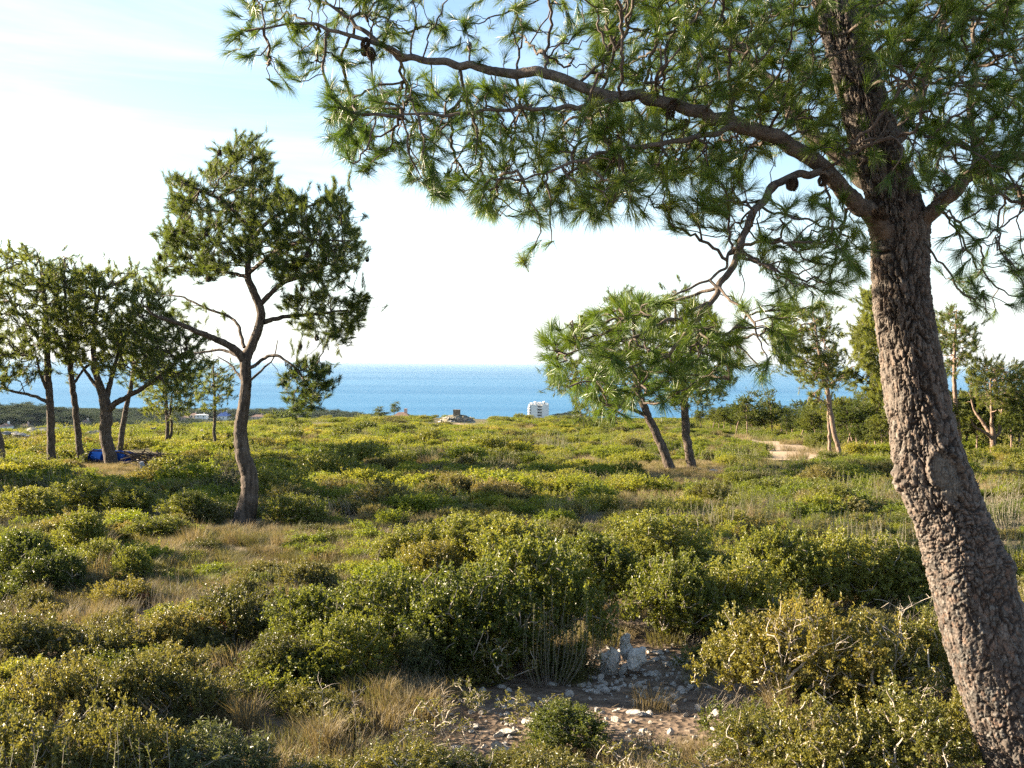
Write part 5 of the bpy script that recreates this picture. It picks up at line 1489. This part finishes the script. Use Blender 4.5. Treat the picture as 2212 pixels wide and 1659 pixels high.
# ------------------------------------------------------------------ barrel, branch heap, post
M['blue'] = solid('blue plastic', (0.004, 0.020, 0.115), 0.9, 0.15, 3, 0, 0.0)
M['pale_plastic'] = solid('pale plastic', (0.45, 0.52, 0.62), 0.5, 0.1, 4)
M['grey_post'] = solid('grey weathered wood', (0.20, 0.22, 0.25), 0.8, 0.2, 12)
def barrel():
    a = P(203, 990, 31.5); b = P(287, 996, 31.0)
    L_ = float(np.linalg.norm(b - a)); r = 20.5 / F * 31.2
    base = (a + b) / 2
    t = thing('barrel', base, 'blue plastic barrel lying on its side behind the bent pine', 'barrel')
    t.rotation_euler = ((b - a) / L_ * 1.0).tolist() and Vector((b - a)).to_track_quat('Z', 'Y').to_euler()
    prof = [(0.0, -.5), (.80, -.5), (.88, -.49), (.97, -.44), (1, -.38), (1, -.20), (1.045, -.18), (1.045, -.14), (1, -.12), (1, .12), (1.045, .14), (1.045, .18), (1, .20), (1, .38), (.97, .44), (.88, .49), (.88, .515), (.80, .515), (.78, .48), (0, .48)]
    mb = MB(); m = 32
    th = np.arange(m) * 2 * PI / m
    V = np.array([[(p * r * math.cos(q), p * r * math.sin(q), z * L_) for q in th] for p, z in prof])
    i = np.arange(len(prof) - 1)[:, None] * m + np.arange(m)[None]; j = np.arange(len(prof) - 1)[:, None] * m + (np.arange(m)[None] + 1) % m
    mb.add(V.reshape(-1, 3), np.stack([i, j, j + m, i + m], -1).reshape(-1, 4))
    obj('body', mb.build('body', M['blue'], (0, 0, 0), True), t)
    rm = MB()
    q = np.linspace(0, 2 * PI, 33)
    sweep(rm, np.stack([np.cos(q) * r * .93, np.sin(q) * r * .93, np.full(33, -.48 * L_)], 1), r * .09, 8)
    obj('rim', rm.build('rim', M['blue'], (0, 0, 0), True), t)
barrel()
def heap():
    c = G(325, 1014)
    mb = MB()
    for i in range(60):
        a = rng.uniform(0, 2 * PI); s = c + np.array([rng.uniform(-.55, .65), rng.uniform(-.3, .3), rng.uniform(.02, .42)])
        d = unit(np.array([math.cos(a), math.sin(a) * .6, rng.normal() * .3])) * rng.uniform(.4, 1.0)
        w_ = spline(np.array([s - d * .5, s + rng.normal(scale=.05, size=3), s + d * .5]), .12)
        sweep(mb, w_, np.linspace(.022, .006, len(w_)), 5)
    tag(obj('branch_heap', mb.build('branch_heap', M['far_bark'], c), None, c), 'heap of dry brown branches piled beside the blue barrel', 'branch heap')
    p = G(312, 1030)
    mb = MB()
    s = spline(np.array([[0, 0, -.1], [-.04, 0, .2], [-.07, 0, .36]]), .03)
    sweep(mb, s, [.07] * len(s), 4, cap=True)
    mb2 = MB()
    tag(obj('post', mb.build('post', M['grey_post']), None, p), 'short leaning grey post in front of the branch heap', 'post')
    rock(302, 1014, 18, 14, 'bright white stone lying on the branch heap beside the post', 2, 'rock', 'pale rocks in the field', None, .0, .3, 'rock', .15)
    b = MB()
    s = spline(np.array([P(188, 975, 30.6), P(215, 974, 30.7), P(262, 978, 30.8), P(300, 990, 30.6)]), .1)
    sweep(b, s, np.linspace(.02, .035, len(s)), 6, bump=.05)
    o0 = s[0]
    tag(obj('dead_branch', b.build('dead_branch', M['far_bark'], o0), None, o0), 'long dead branch lying across the blue barrel', 'branch')
heap()

# ------------------------------------------------------------------ stone mound with a block on the skyline
def mound():
    d = 140.0
    k = d / F
    b = P(988, 914, d); b[2] = float(ground_z(b[0], b[1]))
    z0 = P(988, 914, d)[2] - b[2]
    t = thing('stone_mound', b, 'low round mound of stones and white slabs with a square block on top', 'stone mound')
    mb = MB()
    W_, H_ = 38 * k, 17 * k
    th = np.linspace(0, 2 * PI, 41)[:-1]; rr = np.linspace(0, 1, 14)
    V = []
    for r in rr:
        for q in th:
            n_ = 1 + .08 * math.sin(q * 5 + r * 7) + .05 * math.sin(q * 11)
            z = H_ * (1 - r ** 3.5) + z0 + .10 * math.sin(q * 7 + r * 13)
            V.append((W_ * r * n_ * math.cos(q), W_ * r * n_ * math.sin(q), z - (.9 if r == 1 else 0)))
    i = np.arange(13)[:, None] * 40 + np.arange(40)[None]; j = np.arange(13)[:, None] * 40 + (np.arange(40)[None] + 1) % 40
    mb.add(V, np.stack([i, i + 40, j + 40, j], -1).reshape(-1, 4))
    obj('mound', mb.build('mound', solid('mossy rubble', (0.09, 0.085, 0.05), .95, .3, 1.4, .1, .1, col2=(0.24, 0.21, 0.16)), (0, 0, 0), True), t)
    r2 = np.random.default_rng(9)
    for q in range(58):
        a = r2.uniform(-PI, 0) if q < 46 else r2.uniform(0, PI)
        lvl = q % 3
        rad = W_ * (1.0 - .07 * lvl) * r2.uniform(.94, 1.02)
        s = r2.uniform(.35, .75) if lvl else r2.uniform(.5, 1.0)
        obj('slab', (OUTC[q % 4] if q % 3 else ROCKS[q % 7]), t, (rad * math.cos(a), rad * math.sin(a), z0 + H_ * (.05 + .30 * lvl) + r2.uniform(-.05, .08)), a + PI / 2, (s * 1.3, s * .7, s * .5))
    bm_ = MB()
    w2, h2 = 7.6 * k, 12.5 * k
    box(bm_, -w2, w2, -w2 * .8, w2 * .8, 0, h2)
    box(bm_, -w2 * 1.05, w2 * 1.05, -w2 * .85, w2 * .85, h2 + .002, h2 * 1.1)
    blk = obj('block', bm_.build('block', solid('rough concrete block', (0.17, 0.14, 0.105), .9, .25, 2.5, .04, .1)), t, (-1.5 * k, 0, z0 + H_ - 1.5 * k))
mound()
strip('bare_earth', [(945, 918, 1.2), (1000, 919, 1.5), (1050, 917, 1.0)], M['red_path'], 0.12)

# ------------------------------------------------------------------ the white tower block by the sea
M['white_wall'] = solid('white render', (0.74, 0.72, 0.68), .8, .06, .3, 0, .2)
M['dark_glass'] = solid('dark window glass', (0.03, 0.04, 0.05), .25, .3, .5, 0, .5)
M['slab_grey'] = solid('concrete balcony', (0.50, 0.48, 0.45), .8, .08, .5)
def tower():
    d = 1050.0
    k = d / F
    top = P(1164, 873.5, d)
    gx, gy = top[0], top[1]
    gz = float(ground_z(gx, gy)) - .5
    t = thing('tower_block', (gx, gy, gz), 'white apartment tower rising behind the skyline in front of the sea', 'building')
    H = top[2] - gz
    w = 21 * k
    fl = 3.0
    nf = int(H // fl)
    wl = MB()
    box(wl, -w, -4 * k, -8, 8, 0, H)
    box(wl, 7 * k, w, -8, 8, 0, H)
    box(wl, -4 * k + .003, 7 * k - .003, -5.2, 8, 0, H - .4)
    box(wl, -w - 1.2, -w - .003, -5.5, 5.5, 0, H - 2.2)
    obj('wall', wl.build('wall', M['white_wall']), t)
    for i in range(nf):
        z = H - 1.4 - i * fl
        if z < 2: break
        m = MB(); box(m, -2.6 * k, 5.6 * k, -5.32, -5.203, z - 1.55, z)
        wd = obj('window', m.build('window', M['dark_glass']), t)
        m = MB(); box(m, -4 * k + .01, 7 * k - .01, -7.2, -5.21, z - 2.9, z - 2.2)
        obj('balcony', m.build('balcony', M['white_wall']), t)
        m = MB(); box(m, -w - 1.32, -w - 1.203, -3, 1, z - 1.9, z - .5)
        obj('window', m.build('window', M['dark_glass']), t)
        m = MB(); box(m, -w + .5, -w + 1.9, -8.1, -8.003, z - 1.8, z - .6)
        obj('window', m.build('window', M['dark_glass']), t)
    m = MB()
    for x0, x1, h in ((-w + 1, -w + 3.6, 1.6), (-w + 5, -w + 7.5, 2.8), (-2.5, 2.8, 2.3), (4.2, 6.2, 3.2), (w - 5, w - 1.2, 1.8)):
        box(m, x0, x1, -4, 4, H + .002, H + h)
    for x0 in np.linspace(-w, w - 1.2, 7):
        box(m, x0, x0 + 1.2, -7.95, -7.2, H + .004, H + 1.3)
    obj('roof', m.build('roof', M['white_wall']), t)
tower()

# ------------------------------------------------------------------ far headlands: houses and woods
def far_ground(x, y, d0=430):
    v = RM @ np.array([(x - 1106.0) / F, -(y - 829.5) / F, -1.0])
    d = d0
    while d < 1300:
        p = EYE + v * (d / v[1])
        if p[2] < float(ground_z(p[0], p[1])): break
        d += 2.0
    p = EYE + v * (d / v[1]); p[2] = float(ground_z(p[0], p[1]))
    return p
M['roof_tile'] = solid('terracotta roof', (0.20, 0.125, 0.095), .85, .2, .6)
M['blue_roof'] = solid('blue roof', (0.08, 0.15, 0.38), .6, .1, .5)
M['cream'] = solid('cream house wall', (0.55, 0.47, 0.38), .85, .08, .3)
M['pink'] = solid('pinkish house wall', (0.48, 0.34, 0.28), .85, .1, .3)
HOUSEP = []
def house(x, y, w, h, wall, roof, label, rz=0.0, hip=.35, d=None):
    p = far_ground(x, y) if d is None else P(x, y, d)
    if d is not None: p[2] = P(x, y, d)[2]
    k = p[1] / F
    W, H = w * k / 2, h * k
    Dp = max(W * .6, 3.5)
    HOUSEP.append((p[0], p[1], W))
    t = thing('house', p, label, 'house', 'houses on the wooded headland', rz)
    m = MB(); box(m, -W, W, -Dp, Dp, -4, H)
    obj('wall', m.build('wall', M[wall]), t)
    m = MB(); o = .5
    V = [(-W - o, -Dp - o, H + .02), (W + o, -Dp - o, H + .02), (W + o, Dp + o, H + .02), (-W - o, Dp + o, H + .02), (-W * .45, 0, H + hip * Dp * 1.4), (W * .45, 0, H + hip * Dp * 1.4)]
    m.add(V, [(0, 1, 5, 4), (2, 3, 4, 5), (3, 2, 1, 0)], [(1, 2, 5), (3, 0, 4)])
    rf = obj('roof', m.build('roof', M[roof]), t)
    m = MB(); box(m, W * .3, W * .3 + 1, -.5, .5, H + .3, H + hip * Dp * 1.4 + 1.2)
    obj('chimney', m.build('chimney', M[wall]), rf)
    nw = max(2, int(W / 1.8))
    for i in range(nw):
        cx = -W + (i + .5) * 2 * W / nw
        m = MB(); box(m, cx - .55, cx + .55, -Dp - .06, -Dp - .003, H - 2.4, H - .9)
        obj('window', m.build('window', M['dark_glass']), t)
house(436, 905, 24, 9, 'white_wall', 'white_wall', 'white flat looking house on the headland, seen left of the small slender pine', 0, .12)
house(420, 902, 14, 6, 'cream', 'roof_tile', 'cream house with a tiled roof right beside the white house on the headland')
house(485, 906, 26, 7, 'white_wall', 'blue_roof', 'white house with a big blue roof on the headland right of the small slender pine', 0, .8)
house(402, 908, 18, 6, 'pink', 'roof_tile', 'low pinkish house left of the white house on the headland')
house(517, 905, 14, 8, 'pink', 'roof_tile', 'pinkish house tucked left of the crooked pine trunk')
house(560, 905, 30, 5, 'pink', 'roof_tile', 'long low pinkish house right of the crooked pine trunk')
house(640, 908, 20, 4, 'cream', 'roof_tile', 'low cream house far right on the headland')
house(284, 890, 16, 7, 'pink', 'roof_tile', 'pinkish house at the top left end of the second headland')
house(186, 919, 14, 5, 'cream', 'roof_tile', 'pale house on the wooded hill between the first pines')
house(14, 926, 18, 5, 'white_wall', 'roof_tile', 'white house low on the wooded hill at the left edge')
house(56, 928, 20, 5, 'pink', 'roof_tile', 'pinkish house low on the wooded hill right of the left edge')
house(868, 904, 34, 4, 'pink', 'roof_tile', 'low reddish roofed house just behind the skyline left of the stone mound', 0, .3, 330)

FARM = []
M['needle_hazed'] = leaf_mat('haze tinted pine needle', [(0.1, (0.034, 0.060, 0.038)), (0.5, (0.060, 0.092, 0.056)), (0.9, (0.100, 0.125, 0.070))], trans=0.25, rough=0.6, spec=0.2, w=(0.5, 0.35, 0.0), boost=1.2)  # blue of distance haze painted into the needle colour of the far crowns
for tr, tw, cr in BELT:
    cc = cr.copy(); cc.materials[0] = M['needle_hazed']; FARM.append(cc)
def woods():
    X, Y = [], []
    n = 30000
    x = rng.uniform(-950, 420, n); y = rng.uniform(430, 1120, n)
    z = ground_z(x, y)
    px, py = to_picture(np.stack([x, y, z], 1))
    flat = -35.0 * smooth((y - 195) / 420.0) - .05 * np.minimum(y, 640)
    ok = (px > -120) & (px < 1330) & (z > SEA_Z + 1.2) & (z > flat + .4)
    ok &= rng.random(n) < .8
    for hx, hy, hw in HOUSEP:
        ok &= ~((np.abs(x - hx) < hw + 4) & (y < hy + 8) & (y > hy - 26))
    x, y, z = x[ok], y[ok], z[ok]
    k = len(x)
    s = rng.uniform(.9, 1.75, k)
    scatter('far_woods', FARM, np.stack([x, y, z - s * 1.2], 1), np.stack([s * 1.55, s * 1.55, s], 1), np.stack([0 * x, 0 * x, rng.uniform(0, 6.28, k)], 1), rng.integers(0, len(FARM), k), 'haze tinted blue green pine woods covering the far headlands', 'woods')
woods()

# ------------------------------------------------------------------ air
def haze():
    mb = MB()
    box(mb, -100000, 100000, -60, 100000, -90, 7.6)
    m, nt, out = new_mat('sea air')
    v = nd(nt, 'ShaderNodeVolumePrincipled', {'Color': (0.55, 0.67, 0.82, 1), 'Density': 0.00003, 'Anisotropy': 0.0})
    nt.links.new(v.outputs[0], out.inputs['Volume'])
    tag(obj('haze', mb.build('haze', m)), kind='stuff')
haze()
